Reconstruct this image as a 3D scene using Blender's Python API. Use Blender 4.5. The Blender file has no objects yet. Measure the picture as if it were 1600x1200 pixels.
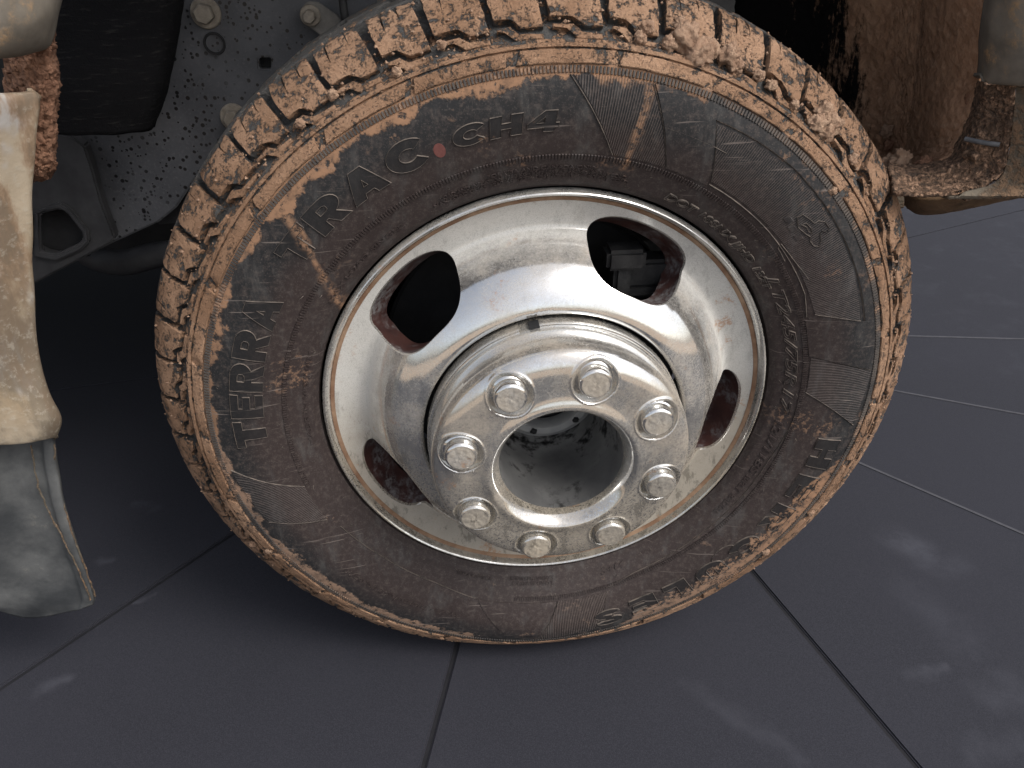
import bpy, bmesh, math, random
import numpy as np
from mathutils import Vector, Matrix, noise as mn
from math import sin, cos, pi, radians as R, hypot, atan2, sqrt
random.seed(7)
SC = bpy.context.scene
COL = SC.collection

# ------------------------------------------------------------------ camera
CAM = (-.1018, -.6669, .4561); YAW, PIT, FOC = .094, .5656, 1200.0     # focal length in photo pixels (1600 wide)
cd = bpy.data.cameras.new('camera'); cam = bpy.data.objects.new('camera', cd); COL.objects.link(cam)
cam.location = CAM; cam.rotation_euler = (pi/2-PIT, 0, -YAW)
cd.sensor_fit = 'HORIZONTAL'; cd.sensor_width = 36; cd.lens = 36*FOC/1600; cd.clip_start = .02; cd.clip_end = 500
SC.camera = cam
# ------------------------------------------------------------------ sky and sun (bright overcast)
SUN_EL, SUN_AZ = R(50), R(50)          # azimuth of the sun measured from -Y (camera side) towards +X
wd = bpy.data.worlds.new('World'); SC.world = wd; wd.use_nodes = True
wt = wd.node_tree; bg = wt.nodes['Background']
sky = wt.nodes.new('ShaderNodeTexSky'); sky.sky_type = 'NISHITA'; sky.sun_disc = False
sky.sun_elevation = SUN_EL; sky.sun_rotation = pi - SUN_AZ; sky.dust_density = 4.0; sky.air_density = 1.0; sky.ozone_density = .6
hs = wt.nodes.new('ShaderNodeHueSaturation'); hs.inputs['Saturation'].default_value = .45
wt.links.new(sky.outputs[0], hs.inputs['Color']); wt.links.new(hs.outputs[0], bg.inputs[0]); bg.inputs[1].default_value = .15
sl = bpy.data.lights.new('sun', 'SUN'); sl.energy = 1.2; sl.angle = R(22); sl.color = (1, .97, .92)
so = bpy.data.objects.new('sun', sl); COL.objects.link(so)
sdir = Vector((sin(SUN_AZ)*cos(SUN_EL), -cos(SUN_AZ)*cos(SUN_EL), sin(SUN_EL)))
so.rotation_euler = (-sdir).to_track_quat('-Z', 'Y').to_euler(); so.location = (1, -2, 3)
vs = SC.view_settings; vs.view_transform = 'Standard'; vs.look = 'None'; vs.gamma = 1; vs.exposure = .5

# ------------------------------------------------------------------ measuring helper: a photo point on the upright plane at depth y
def W(px, py, y):
    f = Vector((sin(YAW)*cos(PIT), cos(YAW)*cos(PIT), -sin(PIT))); r = Vector((cos(YAW), -sin(YAW), 0)); u = r.cross(f)
    d = f*FOC + r*(px-800) - u*(py-600)
    return Vector(CAM) + d*((y-CAM[1])/d.y)

# ------------------------------------------------------------------ object helpers
def link(o, parent=None):
    COL.objects.link(o)
    if parent: o.parent = parent
    return o
def thing(name, label, cat, loc, group=None):
    o = bpy.data.objects.new(name, None); o.location = loc; o['label'] = label; o['category'] = cat; o.empty_display_size = .05
    if group: o['group'] = group
    return link(o)
def finish(name, me, mat, parent, smooth=35, label=None, kind=None):
    if mat: me.materials.append(mat)
    if smooth is not None:
        me.polygons.foreach_set('use_smooth', [True]*len(me.polygons))
        if smooth < 180: me.set_sharp_from_angle(angle=R(smooth))
    o = bpy.data.objects.new(name, me)
    if parent and parent.type == 'EMPTY': o.location = -parent.location   # mesh data is written in world coordinates
    if label: o['label'] = label
    if kind: o['kind'] = kind
    return link(o, parent)
def mesh_of(name, vs_, fs):
    me = bpy.data.meshes.new(name); me.from_pydata([tuple(v) for v in vs_], [], fs); me.validate(); me.update(); return me
def obj(name, vs_, fs, mat, parent, smooth=35, **k):
    me = mesh_of(name, vs_, fs)
    bm = bmesh.new(); bm.from_mesh(me); bmesh.ops.recalc_face_normals(bm, faces=bm.faces); bm.to_mesh(me); bm.free()
    return finish(name, me, mat, parent, smooth, **k)
def bobj(name, bm, mat, parent, smooth=35, recalc=True, **k):
    me = bpy.data.meshes.new(name)
    if recalc: bmesh.ops.recalc_face_normals(bm, faces=bm.faces)
    bm.to_mesh(me); bm.free(); return finish(name, me, mat, parent, smooth, **k)
def grid_faces(nu, nv, wrap=False, off=0):
    fs = []
    for i in range(nu if wrap else nu-1):
        for j in range(nv-1):
            a = i*nv+j; b = ((i+1) % nu)*nv+j
            fs.append((off+a, off+b, off+b+1, off+a+1))
    return fs
def catmull(pts, n):
    P = np.array(pts, float); d = np.r_[0, np.cumsum(np.linalg.norm(np.diff(P, axis=0), axis=1)**.5)]
    E = np.vstack([2*P[0]-P[1], P, 2*P[-1]-P[-2]]); out = []
    t = np.linspace(0, len(P)-1, n)
    for x in t:
        i = min(int(x), len(P)-2); f = x-i; a, b, c, e = E[i], E[i+1], E[i+2], E[i+3]
        out.append(.5*((2*b)+(-a+c)*f+(2*a-5*b+4*c-e)*f*f+(-a+3*b-3*c+e)*f**3))
    return np.array(out)
def lathe(name, prof, n, mat, parent, smooth=35, **k):
    vs_ = [(r*cos(2*pi*i/n), y, r*sin(2*pi*i/n)) for i in range(n) for (r, y) in prof]
    return obj(name, vs_, grid_faces(n, len(prof), True), mat, parent, smooth, **k)
def lump(v, sc, amp, oct=4):
    return Vector(v) + mn.turbulence_vector(Vector(v)*sc, oct, False)*amp

# ------------------------------------------------------------------ material helper
class Mat:
    def __init__(s, name):
        s.m = bpy.data.materials.new(name); s.m.use_nodes = True; s.t = s.m.node_tree
        s.b = s.t.nodes['Principled BSDF']; s.co = s.n('ShaderNodeTexCoord').outputs['Object']
    def n(s, typ, ins=(), **props):
        x = s.t.nodes.new(typ)
        for k, v in props.items(): setattr(x, k, v)
        for i, v in (ins.items() if isinstance(ins, dict) else enumerate(ins)): s.put(x.inputs[i], v)
        return x
    def put(s, sock, v):
        if v is None: return
        if isinstance(v, bpy.types.NodeSocket): s.t.links.new(v, sock)
        else:
            if hasattr(sock.default_value, '__len__') and len(sock.default_value) == 4 and len(v) == 3: v = (*v, 1)
            sock.default_value = v
    def ma(s, op, a, b=None, c=None): return s.n('ShaderNodeMath', [a, b, c], operation=op).outputs[0]
    def vm(s, op, a, b=None): 
        x = s.n('ShaderNodeVectorMath', [a, b], operation=op); return x.outputs[1] if op in ('LENGTH', 'DOT_PRODUCT', 'DISTANCE') else x.outputs[0]
    def noise(s, sc, det=4, ro=.6, vec=None, dist=0): 
        x = s.n('ShaderNodeTexNoise', {'Vector': vec or s.co, 'Scale': sc, 'Detail': det, 'Roughness': ro, 'Distortion': dist}); return x.outputs[0]
    def vor(s, sc, vec=None, feature='F1', rnd=1): 
        return s.n('ShaderNodeTexVoronoi', {'Vector': vec or s.co, 'Scale': sc, 'Randomness': rnd}, feature=feature).outputs[0]
    def ramp(s, f, a, b, lo=0., hi=1.): 
        return s.n('ShaderNodeMapRange', [f, a, b, lo, hi], interpolation_type='SMOOTHSTEP').outputs[0]
    def mix(s, f, a, b):
        x = s.n('ShaderNodeMix', data_type='RGBA'); s.put(x.inputs[0], f); s.put(x.inputs[6], a); s.put(x.inputs[7], b); return x.outputs[2]
    def mixf(s, f, a, b):
        x = s.n('ShaderNodeMix', data_type='FLOAT'); s.put(x.inputs[0], f); s.put(x.inputs[2], a); s.put(x.inputs[3], b); return x.outputs[0]
    def mapv(s, sc=(1, 1, 1), rot=(0, 0, 0), loc=(0, 0, 0), vec=None):
        return s.n('ShaderNodeMapping', {'Vector': vec or s.co, 'Location': loc, 'Rotation': rot, 'Scale': sc}).outputs[0]
    def xyz(s, v=None): return s.n('ShaderNodeSeparateXYZ', [v or s.co]).outputs
    def attr(s, name): return s.n('ShaderNodeAttribute', attribute_name=name).outputs['Fac']
    def seg(s, a, b, w, vec=None):                      # 1 along a line a-b (x,z of the wheel plane), 0 beyond the width w
        v = s.n('ShaderNodeCombineXYZ', [s.xyz()[0], 0., s.xyz()[2]]).outputs[0] if vec is None else vec
        A = Vector((a[0], 0, a[1])); D = Vector((b[0]-a[0], 0, b[1]-a[1]))
        t = s.vm('DOT_PRODUCT', s.vm('SUBTRACT', v, tuple(A)), tuple(D/D.length_squared))
        t = s.n('ShaderNodeClamp', [t]).outputs[0]
        q = s.n('ShaderNodeVectorMath', {0: tuple(D), 'Scale': t}, operation='SCALE').outputs[0]
        d = s.vm('DISTANCE', v, s.vm('ADD', q, tuple(A)))
        return s.ramp(d, 0., w, 1., 0.)
    def out(s, col, rough=.8, metal=0., bump=None, bs=.3, bd=.002, spec=None):
        s.put(s.b.inputs['Base Color'], col); s.put(s.b.inputs['Roughness'], rough); s.put(s.b.inputs['Metallic'], metal)
        if spec is not None: s.put(s.b.inputs['Specular IOR Level'], spec)
        if bump is not None:
            s.put(s.b.inputs['Normal'], s.n('ShaderNodeBump', {'Strength': bs, 'Distance': bd, 'Height': bump}).outputs[0])
        return s.m
def scratches(s, dens=.70, angs=(.3, 1.4, 2.3, 2.9)):
    tot = None
    for k, a in enumerate(angs):
        v = s.mapv((14, 14, 320), (0, a, 0), (k*3.1, k, k*1.7))
        f = s.ramp(s.noise(1.0, 2, .5, v), dens, dens+.05)
        tot = f if tot is None else s.ma('MAXIMUM', tot, f)
    return tot

# ---- colours
MUD = (.43, .245, .145); MUD2 = (.30, .165, .10); DUSTGREY = (.115, .115, .115); RUB = (.022, .021, .021); RUBB = (.033, .0235, .022)

def m_tread():
    s = Mat('muddy_tread_rubber')
    hgt = s.attr('mud')
    n1 = s.noise(80, 6, .72); n2 = s.noise(250, 5, .75); n3 = s.noise(13, 4, .6); n4 = s.noise(520, 4, .7); x, y, z = s.xyz()
    th = s.ma('ARCTAN2', z, x)
    bare = s.ma('MULTIPLY', s.ramp(y, .017, .048), s.ramp(s.ma('COSINE', s.ma('SUBTRACT', th, R(125))), -.2, .9, .22, .58))     # worn clean on the running surface
    cov = s.ma('ADD', s.ma('ADD', hgt, s.ma('MULTIPLY', s.ma('SUBTRACT', n1, .5), 2.6)), s.ma('MULTIPLY', s.ma('SUBTRACT', n2, .5), 1.5))
    cov = s.ma('SUBTRACT', cov, bare)
    m = s.ramp(cov, .34, .58)
    spk = s.ramp(s.ma('ADD', n4, s.ma('MULTIPLY', s.ma('SUBTRACT', n1, .5), -.5)), .56, .64)
    m = s.ma('MULTIPLY', m, s.ma('SUBTRACT', 1., s.ma('MULTIPLY', spk, .55)))
    film = s.ramp(n2, .3, .7, .05, .5)
    mudc = s.mix(s.ramp(n3, .35, .65), s.mix(n2, (.31, .182, .110), (.44, .283, .186)), s.mix(n2, (.205, .118, .070), (.31, .182, .110)))
    rub = s.mix(film, (.040, .043, .046), (.17, .155, .138))
    h = s.ma('ADD', s.ma('MULTIPLY', m, 1.2), s.ma('ADD', s.ma('MULTIPLY', n2, 1.), s.ma('ADD', s.ma('MULTIPLY', n1, .8), s.ma('MULTIPLY', n4, .5))))
    return s.out(s.mix(m, rub, mudc), s.mixf(m, .65, .95), 0., h, 1., .0026, .3)

def m_side(name='dusty_sidewall_rubber', letter=False, hatch=False):
    s = Mat(name); x, y, z = s.xyz()
    r = s.ma('SQRT', s.ma('ADD', s.ma('MULTIPLY', x, x), s.ma('MULTIPLY', z, z))); th = s.ma('ARCTAN2', z, x)
    n1 = s.noise(30, 6, .65); n2 = s.noise(190, 5, .7); n3 = s.noise(9, 3, .55); n4 = s.noise(700, 3, .6)
    tone = s.ma('ADD', s.ramp(r, .27, .335), s.ma('MULTIPLY', s.ma('SUBTRACT', n3, .5), 1.0))
    tone = s.ma('ADD', tone, s.ma('MULTIPLY', s.ma('SUBTRACT', s.ramp(z, -.25, .25), .7), .35))
    base = s.mix(s.ramp(tone, .15, .85), RUBB, (.015, .0155, .017))
    base = s.mix(s.ramp(n2, .45, .75, 0, .7), base, (.088, .070, .062)); base = s.mix(s.ma('MULTIPLY', s.ramp(s.noise(1., 4, .7, s.mapv((60, 60, 16), (0, .5, 0))), .5, .75), .5), base, (.088, .085, .082))
    base = s.mix(s.ma('MULTIPLY', s.ramp(n4, .55, .72), .45), base, (.12, .105, .095))
    if letter: base = s.mix(.7, base, (.011, .011, .012))
    # dried mud creeping in from the shoulder, thicker upper left, and smeared over the lettering lower right
    up = s.ramp(s.ma('COSINE', s.ma('SUBTRACT', th, R(119))), .45, .95)
    lo = s.ramp(s.ma('COSINE', s.ma('SUBTRACT', th, R(-142))), .6, .95)
    rt = s.ramp(s.ma('COSINE', s.ma('SUBTRACT', th, R(-43))), .80, .97)
    inr = s.ma('ADD', s.ma('ADD', s.ma('MULTIPLY', up, .012), s.ma('MULTIPLY', rt, .031)), s.ma('MULTIPLY', lo, .014))
    edge = s.ma('SUBTRACT', .3425, inr)
    rn = s.ma('ADD', r, s.ma('MULTIPLY', s.ma('SUBTRACT', n1, .5), .05))
    m = s.ramp(s.ma('SUBTRACT', rn, edge), -.001, .003)
    m = s.ma('MULTIPLY', m, s.ramp(s.ma('SUBTRACT', s.noise(120, 5, .75), s.ma('MULTIPLY', rt, s.ramp(r, .334, .322, 0, .09))), .36, .48))
    m = s.ma('MULTIPLY', m, s.ma('MINIMUM', s.ma('ADD', s.ma('ADD', up, lo), s.ma('ADD', rt, .25)), 1.))
    # spatter patches and run-down streaks
    pat = s.ma('MULTIPLY', s.ramp(s.noise(22, 4, .6), .60, .72), s.ramp(n2, .50, .60))
    m = s.ma('MAXIMUM', m, s.ma('MULTIPLY', pat, .55))
    wob = s.n('ShaderNodeVectorMath', {0: s.n('ShaderNodeTexNoise', {'Vector': s.co, 'Scale': 45., 'Detail': 3.}).outputs['Color'], 'Scale': .012}, operation='SCALE').outputs[0]
    pv = s.vm('ADD', s.n('ShaderNodeCombineXYZ', [x, 0., z]).outputs[0], s.vm('SUBTRACT', wob, (.006, .006, .006)))
    pv = s.vm('MULTIPLY', pv, (1, 0, 1))
    for a, b, w, k in (((.080, .352), (.062, .280), .0065, .9), ((.062, .280), (.056, .256), .0045, 1.), ((.070, .345), (.060, .270), .003, 1.), ((.040, .352), (.032, .330), .006, .8), ((-.224, .215), (-.198, .118), .0042, .9), ((-.235, .232), (-.222, .20), .0075, .9), ((-.213, .165), (-.20, .135), .008, .5)):
        g = s.ma('MULTIPLY', s.seg(a, b, w, pv), s.ramp(s.noise(170, 4, .7), .38, .56))
        m = s.ma('MAXIMUM', m, s.ma('MULTIPLY', g, k))
    col = s.mix(s.ma('MULTIPLY', m, s.ramp(s.noise(75, 5, .7), .3, .55, .45, 1.)), base, s.mix(n2, (.22, .135, .09), s.mix(s.ramp(th, -1.3, -.3), (.30, .20, .14), (.36, .20, .11))))
    sc = s.ma('MULTIPLY', scratches(s), s.ramp(n3, .42, .60))
    col = s.mix(s.ma('MULTIPLY', sc, .6), col, (.22, .185, .165))
    h = s.ma('ADD', s.ma('MULTIPLY', n2, .35), s.ma('MULTIPLY', m, .6))
    if hatch:
        w = s.ma('SINE', s.ma('MULTIPLY', th, 900.)); h = s.ma('ADD', h, s.ma('MULTIPLY', w, .9))
        col = s.mix(s.ramp(w, .2, 1., 0, .45), col, (.16, .13, .115))
    return s.out(col, s.mixf(m, s.mixf(n1, .52, .78), .95), 0., h, .5, .0012, .35)

def m_chrome(name, dust=.25, tan=.5, band=False):
    s = Mat(name); x, y, z = s.xyz()
    r = s.ma('SQRT', s.ma('ADD', s.ma('MULTIPLY', x, x), s.ma('MULTIPLY', z, z)))
    n1 = s.noise(14, 5, .6); n2 = s.noise(420, 4, .7); n3 = s.noise(60, 6, .7); n4 = s.noise(1300, 2, .6)
    d = s.ma('ADD', s.ma('ADD', dust-.18, s.ma('MULTIPLY', s.ramp(n1, .35, .7), .42)), s.ma('MULTIPLY', s.ma('SUBTRACT', n2, .5), .8))
    d = s.ma('ADD', d, s.ma('MULTIPLY', s.ma('SUBTRACT', n3, .5), .5))
    bm_ = s.ramp(s.ma('ADD', r, s.ma('MULTIPLY', s.ma('SUBTRACT', n1, .5), .012)), .1830, .1925) if band else None
    if band: d = s.ma('ADD', d, s.ma('MULTIPLY', bm_, .42))
    d = s.n('ShaderNodeClamp', [s.ma('ADD', d, s.ma('MULTIPLY', s.ramp(s.ma('ADD', r, s.ma('MULTIPLY', s.ma('SUBTRACT', n1, .5), .02)), .170, .184), .36)) if band else d, .03, .92]).outputs[0]  # extra pale film on the bell paints bright sky over the dark well reflection
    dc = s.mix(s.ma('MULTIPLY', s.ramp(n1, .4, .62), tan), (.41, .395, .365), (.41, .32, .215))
    if band: dc = s.mix(s.ramp(n3, .2, .7, .75, .25), dc, (.60, .59, .565)); dc = s.mix(s.ma('MULTIPLY', bm_, s.ramp(n3, .25, .6, .5, 1.)), dc, (.535, .525, .495))
    dc = s.mix(s.ramp(n4, .45, .7, 0, .6), dc, s.mix(.6, dc, (.10, .09, .08)))
    low = s.ramp(s.ma('ADD', z, s.ma('MULTIPLY', s.ma('SUBTRACT', n1, .5), .16)), .05, -.07)          # dirt low down; its tan also paints in the ground's reflection
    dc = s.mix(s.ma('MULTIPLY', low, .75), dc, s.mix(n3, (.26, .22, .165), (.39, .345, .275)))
    grime = s.ramp(s.noise(1., 6, .75, s.mapv((75, 75, 30), (.2, .5, .3))), .52, .62)
    dc = s.mix(s.ma('MULTIPLY', grime, s.ma('ADD', s.ma('MULTIPLY', low, .35), .18)), dc, (.085, .075, .058))
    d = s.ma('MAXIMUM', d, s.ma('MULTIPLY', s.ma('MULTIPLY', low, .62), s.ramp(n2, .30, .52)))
    d = s.ma('MAXIMUM', d, s.ma('MULTIPLY', grime, s.ma('ADD', s.ma('MULTIPLY', low, .4), .12)))
    rust = s.ma('MULTIPLY', s.ramp(s.noise(26, 5, .7), .60, .70), s.ramp(n2, .40, .55))
    dc = s.mix(s.ma('MULTIPLY', rust, .7), dc, (.33, .165, .075)); d = s.ma('MAXIMUM', d, s.ma('MULTIPLY', rust, .65))
    sc = s.ma('MULTIPLY', scratches(s, .73), .5)
    d = s.ma('MAXIMUM', d, sc)
    s.t.nodes.remove(s.b); s.b = s.n('ShaderNodeBsdfPrincipled')
    bump = s.n('ShaderNodeBump', {'Strength': .06, 'Distance': .001, 'Height': s.ma('ADD', n3, s.ma('MULTIPLY', n2, .5))}).outputs[0]
    s.put(s.b.inputs['Base Color'], (.80, .80, .79)); s.put(s.b.inputs['Metallic'], 1.); s.put(s.b.inputs['Roughness'], s.mixf(n3, .04, .12)); s.put(s.b.inputs['Normal'], bump)
    df = s.n('ShaderNodeBsdfDiffuse', [dc, .5])
    mx = s.n('ShaderNodeMixShader', [d]); s.t.links.new(s.b.outputs[0], mx.inputs[1]); s.t.links.new(df.outputs[0], mx.inputs[2])
    o = [q for q in s.t.nodes if q.type == 'OUTPUT_MATERIAL'][0]; s.t.links.new(mx.outputs[0], o.inputs[0])
    return s.m

def m_simple(name, c1, c2, sc=40, rough=.8, bump=.4, bd=.002, dust=None, dlo=.5, dhi=.65, dsc=18, spec=.4, metal=0.):
    s = Mat(name); n1 = s.noise(sc, 6, .65); n2 = s.noise(sc*7, 4, .7)
    c = s.mix(s.ramp(n1, .3, .7), c1, c2); rr = rough
    h = s.ma('ADD', n1, s.ma('MULTIPLY', n2, .5))
    if dust:
        dm = s.ma('MULTIPLY', s.ramp(s.noise(dsc, 6, .7), dlo, dhi), s.ramp(n2, .35, .6))
        c = s.mix(dm, c, dust); rr = s.mixf(dm, rough, .95); h = s.ma('ADD', h, dm)
    return s.out(c, rr, metal, h, bump, bd, spec)

def m_plate():                                     # black-painted steel, dusty, with dark dried drops
    s = Mat('spattered_frame_paint'); n1 = s.noise(12, 4); n2 = s.noise(300, 4, .7)
    v = s.vor(210); cell = s.n('ShaderNodeTexVoronoi', {'Vector': s.co, 'Scale': 210.}).outputs['Color']
    rad = s.ma('MULTIPLY', s.ramp(s.xyz(cell)[0], .25, 1.), .46)
    drop = s.ma('MULTIPLY', s.ramp(s.ma('SUBTRACT', v, rad), -.03, .03, 1, 0), s.ramp(s.noise(9, 3), .36, .50))
    c = s.mix(s.ramp(n1, .3, .7), (.052, .054, .060), (.085, .087, .094)); c = s.mix(s.ramp(n2, .5, .75, 0, .4), c, (.13, .13, .13))
    return s.out(s.mix(drop, c, (.006, .006, .007)), s.mixf(drop, .6, .3), 0., n2, .15, .001, .4)

def m_felt():
    s = Mat('black_felt_liner'); v = s.mapv((60, 60, 420), (0, .6, 0)); f = s.noise(1., 4, .7, v); n = s.noise(500, 3, .7)
    c = s.mix(s.ramp(f, .55, .75, 0, .6), (.008, .008, .009), (.045, .043, .040)); c = s.mix(s.ramp(n, .68, .76, 0, .5), c, (.08, .07, .06))
    return s.out(c, .95, 0., s.ma('ADD', f, n), .6, .002, .1)

def m_liner():                                     # splash liner, mud thick towards the outside, black runs further in
    s = Mat('mud_caked_liner'); x, y, z = s.xyz()
    st = s.noise(1., 5, .7, s.mapv((42, 42, 7))); n2 = s.noise(130, 6, .72); n3 = s.noise(35, 4, .6)
    dep = s.ramp(y, .20, .36)
    m = s.ramp(s.ma('ADD', s.ma('SUBTRACT', st, s.ma('MULTIPLY', dep, .34)), s.ma('MULTIPLY', s.ma('SUBTRACT', n2, .5), .3)), .26, .40)
    mc = s.mix(s.ramp(n3, .3, .7), (.34, .192, .118), (.50, .295, .185)); mc = s.mix(s.ramp(n2, .45, .7, 0, .6), mc, (.62, .40, .27))
    h = s.ma('ADD', s.ma('MULTIPLY', n2, 1.), s.ma('ADD', n3, s.ma('MULTIPLY', s.vor(95), .6)))
    return s.out(s.mix(m, (.012, .011, .011), mc), .95, 0., h, .9, .004, .1)

def m_floor():
    s = Mat('dark_floor_slab'); n1 = s.noise(3, 5, .6); n2 = s.noise(900, 3, .7); n3 = s.noise(14, 6, .7)
    c = s.mix(s.ramp(n1, .3, .7), (.0165, .0172, .0238), (.0205, .0212, .0290)); c = s.mix(s.ramp(n2, .42, .66, 0, .9), c, (.033, .0335, .043))
    x, y, z = s.xyz(); P = s.n('ShaderNodeCombineXYZ', [x, 0., y]).outputs[0]
    wv = s.n('ShaderNodeVectorMath', {0: s.n('ShaderNodeTexNoise', {'Vector': s.co, 'Scale': 18., 'Detail': 4.}).outputs['Color'], 'Scale': .05}, operation='SCALE').outputs[0]
    P = s.vm('MULTIPLY', s.vm('ADD', P, s.vm('SUBTRACT', wv, (.025, .025, .025))), (1, 0, 1))
    tot = None
    for a, b, w, k in SMEARS:
        g = s.ma('MULTIPLY', s.seg(a, b, w, P), k); tot = g if tot is None else s.ma('MAXIMUM', tot, g)
    pale = s.ma('MULTIPLY', tot, s.ramp(n3, .3, .6))
    far = s.ma('MULTIPLY', s.ramp(n3, .48, .72), s.ramp(x, .75, 1.3, 0, .18))
    pale = s.ma('MAXIMUM', pale, far)
    c = s.mix(s.ramp(s.noise(380, 3, .8), .60, .70, 0, .8), c, (.010, .010, .014))
    return s.out(s.mix(pale, c, (.066, .068, .083)), s.mixf(n1, .85, .96), 0., s.ma('ADD', n2, n3), .12, .001, .35)

FLOOR = -.387
def FL(px, py):
    f = Vector((sin(YAW)*cos(PIT), cos(YAW)*cos(PIT), -sin(PIT))); r = Vector((cos(YAW), -sin(YAW), 0)); u = r.cross(f)
    d = f*FOC + r*(px-800) - u*(py-600); p = Vector(CAM) + d*((FLOOR-CAM[2])/d.z); return (p.x, p.y)
SMEARS = [(FL(*a), FL(*b), w, k) for a, b, w, k in (
    ((1405, 845), (1440, 860), .045, .55), ((1450, 885), (1500, 880), .03, .25), ((1420, 1055), (1480, 1047), .012, .4), ((70, 1075), (100, 1062), .016, .5),
    ((205, 792), (250, 793), .014, .5), ((150, 878), (175, 877), .010, .5), ((215, 935), (232, 932), .007, .6), ((1080, 1070), (1240, 1180), .020, .22), ((1430, 930), (1600, 1090), .05, .22), ((1520, 1175), (1590, 1150), .03, .3), ((1540, 1090), (1590, 1085), .03, .3))]

SERR = m_simple('dusty_serrated_rubber', (.035, .034, .034), (.105, .088, .075), 30, .85, .3, .001, (.30, .185, .12), .52, .62, 14); TREAD = m_tread(); SIDE = m_side(); LETTER = m_side('raised_letter_rubber', letter=True); HATCH = m_side('hatched_rubber', hatch=True)
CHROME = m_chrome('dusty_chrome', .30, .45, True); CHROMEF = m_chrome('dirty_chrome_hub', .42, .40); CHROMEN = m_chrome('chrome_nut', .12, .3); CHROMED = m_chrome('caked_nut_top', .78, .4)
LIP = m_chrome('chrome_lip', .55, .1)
MAROON = m_simple('red_oxide_steel', (.035, .016, .015), (.070, .031, .026), 30, .5, .2, .001, (.16, .15, .15), .45, .62, 22)
BORE = m_simple('grimy_bore_chrome', (.22, .22, .222), (.46, .455, .445), 11, .34, .12, .001, (.02, .02, .02), .50, .62, 20, metal=.7)
GREYP = m_simple('grey_hub_paint', (.30, .30, .30), (.38, .38, .37), 60, .6, .1, .001)
BLACK = m_simple('black_underbody', (.008, .008, .009), (.018, .018, .019), 20, .8, .3)
CALI = m_simple('dark_cast_iron', (.010, .010, .011), (.026, .026, .026), 60, .6, .4)
PLATE = m_plate(); FELT = m_felt(); LINER = m_liner(); BOLTM = m_simple('dusty_zinc_bolt', (.15, .13, .105), (.24, .21, .17), 120, .7, .3, .001)
BRACK = m_simple('dusty_black_bracket', (.018, .018, .020), (.040, .040, .042), 22, .6, .2, .001, (.08, .077, .07), .58, .8, 60)
CLAY = m_simple('caked_red_mud', (.20, .10, .062), (.32, .175, .11), 90, .95, 1., .004)
CLOD = m_simple('dried_mud_clod', (.27, .165, .108), (.40, .27, .185), 110, .95, 1., .003)
FLARE = m_simple('dirty_grey_flare', (.13, .115, .095), (.22, .195, .16), 24, .75, .3, .001, (.40, .26, .14), .50, .66, 16)
def m_bumper():
    s = Mat('dusty_painted_bumper'); n1 = s.noise(9, 5, .6); n2 = s.noise(140, 5, .7); n3 = s.noise(1., 6, .68, s.mapv((15, 15, 5))); n4 = s.noise(1., 4, .6, s.mapv((14, 14, 6), (0, 0, 0), (3, 1, 2))); x, y, z = s.xyz()
    c = s.mix(s.ramp(n1, .38, .60), (.28, .215, .14), (.40, .335, .25))
    c = s.mix(s.ma('MULTIPLY', s.ramp(n4, .60, .68), .6), c, (.42, .43, .45))
    c = s.mix(s.ma('MULTIPLY', s.ramp(n3, .47, .58), .9), c, (.34, .20, .108))
    low = s.ramp(z, .22, .06, 0, .5)                                                 # road grime thrown up on the bumper's lower edge
    c = s.mix(s.ma('MULTIPLY', s.ramp(s.ma('ADD', n3, s.ma('MULTIPLY', low, .2)), .46, .62), .8), c, (.135, .115, .088))
    c = s.mix(s.ma('MULTIPLY', s.ramp(n2, .52, .66), .4), c, (.42, .38, .31))
    return s.out(c, s.mixf(n2, .5, .85), 0., s.ma('ADD', n1, s.ma('MULTIPLY', n2, .8)), .45, .0018, .35)
BUMP = m_bumper()
FLAPM = m_simple('scuffed_grey_rubber', (.032, .035, .038), (.125, .128, .127), 11, .62, .45, .002, (.24, .21, .165), .58, .78, 22, .5)
FEND = m_simple('muddy_rocker_paint', (.075, .062, .046), (.145, .122, .092), 26, .85, .8, .002, (.20, .125, .075), .38, .62, 20)
FLANGE = m_simple('muddy_flange_plastic', (.06, .042, .031), (.17, .105, .068), 30, .85, .9, .004, (.34, .21, .135), .28, .50, 24)
BROWN = m_simple('brown_caked_underside', (.10, .060, .032), (.17, .105, .058), 40, .95, .8, .003)
RIDGE = m_simple('dusty_edge_line', (.05, .043, .038), (.15, .125, .105), 90, .9, .2, .0005)
REDP = m_simple('faded_red_paint', (.13, .045, .04), (.16, .06, .052), 200, .85, .2, .0005)
FLOORM = m_floor()
JOINT = m_simple('pale_joint', (.050, .050, .058), (.070, .070, .079), 60, .85, .2, .001); GAP = m_simple('dark_joint', (.009, .009, .012), (.014, .014, .018), 60, .9, .2, .001)
DIRT = m_simple('dry_dirt', (.30, .22, .15), (.38, .29, .21), 6, .95, .6, .01)

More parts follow.
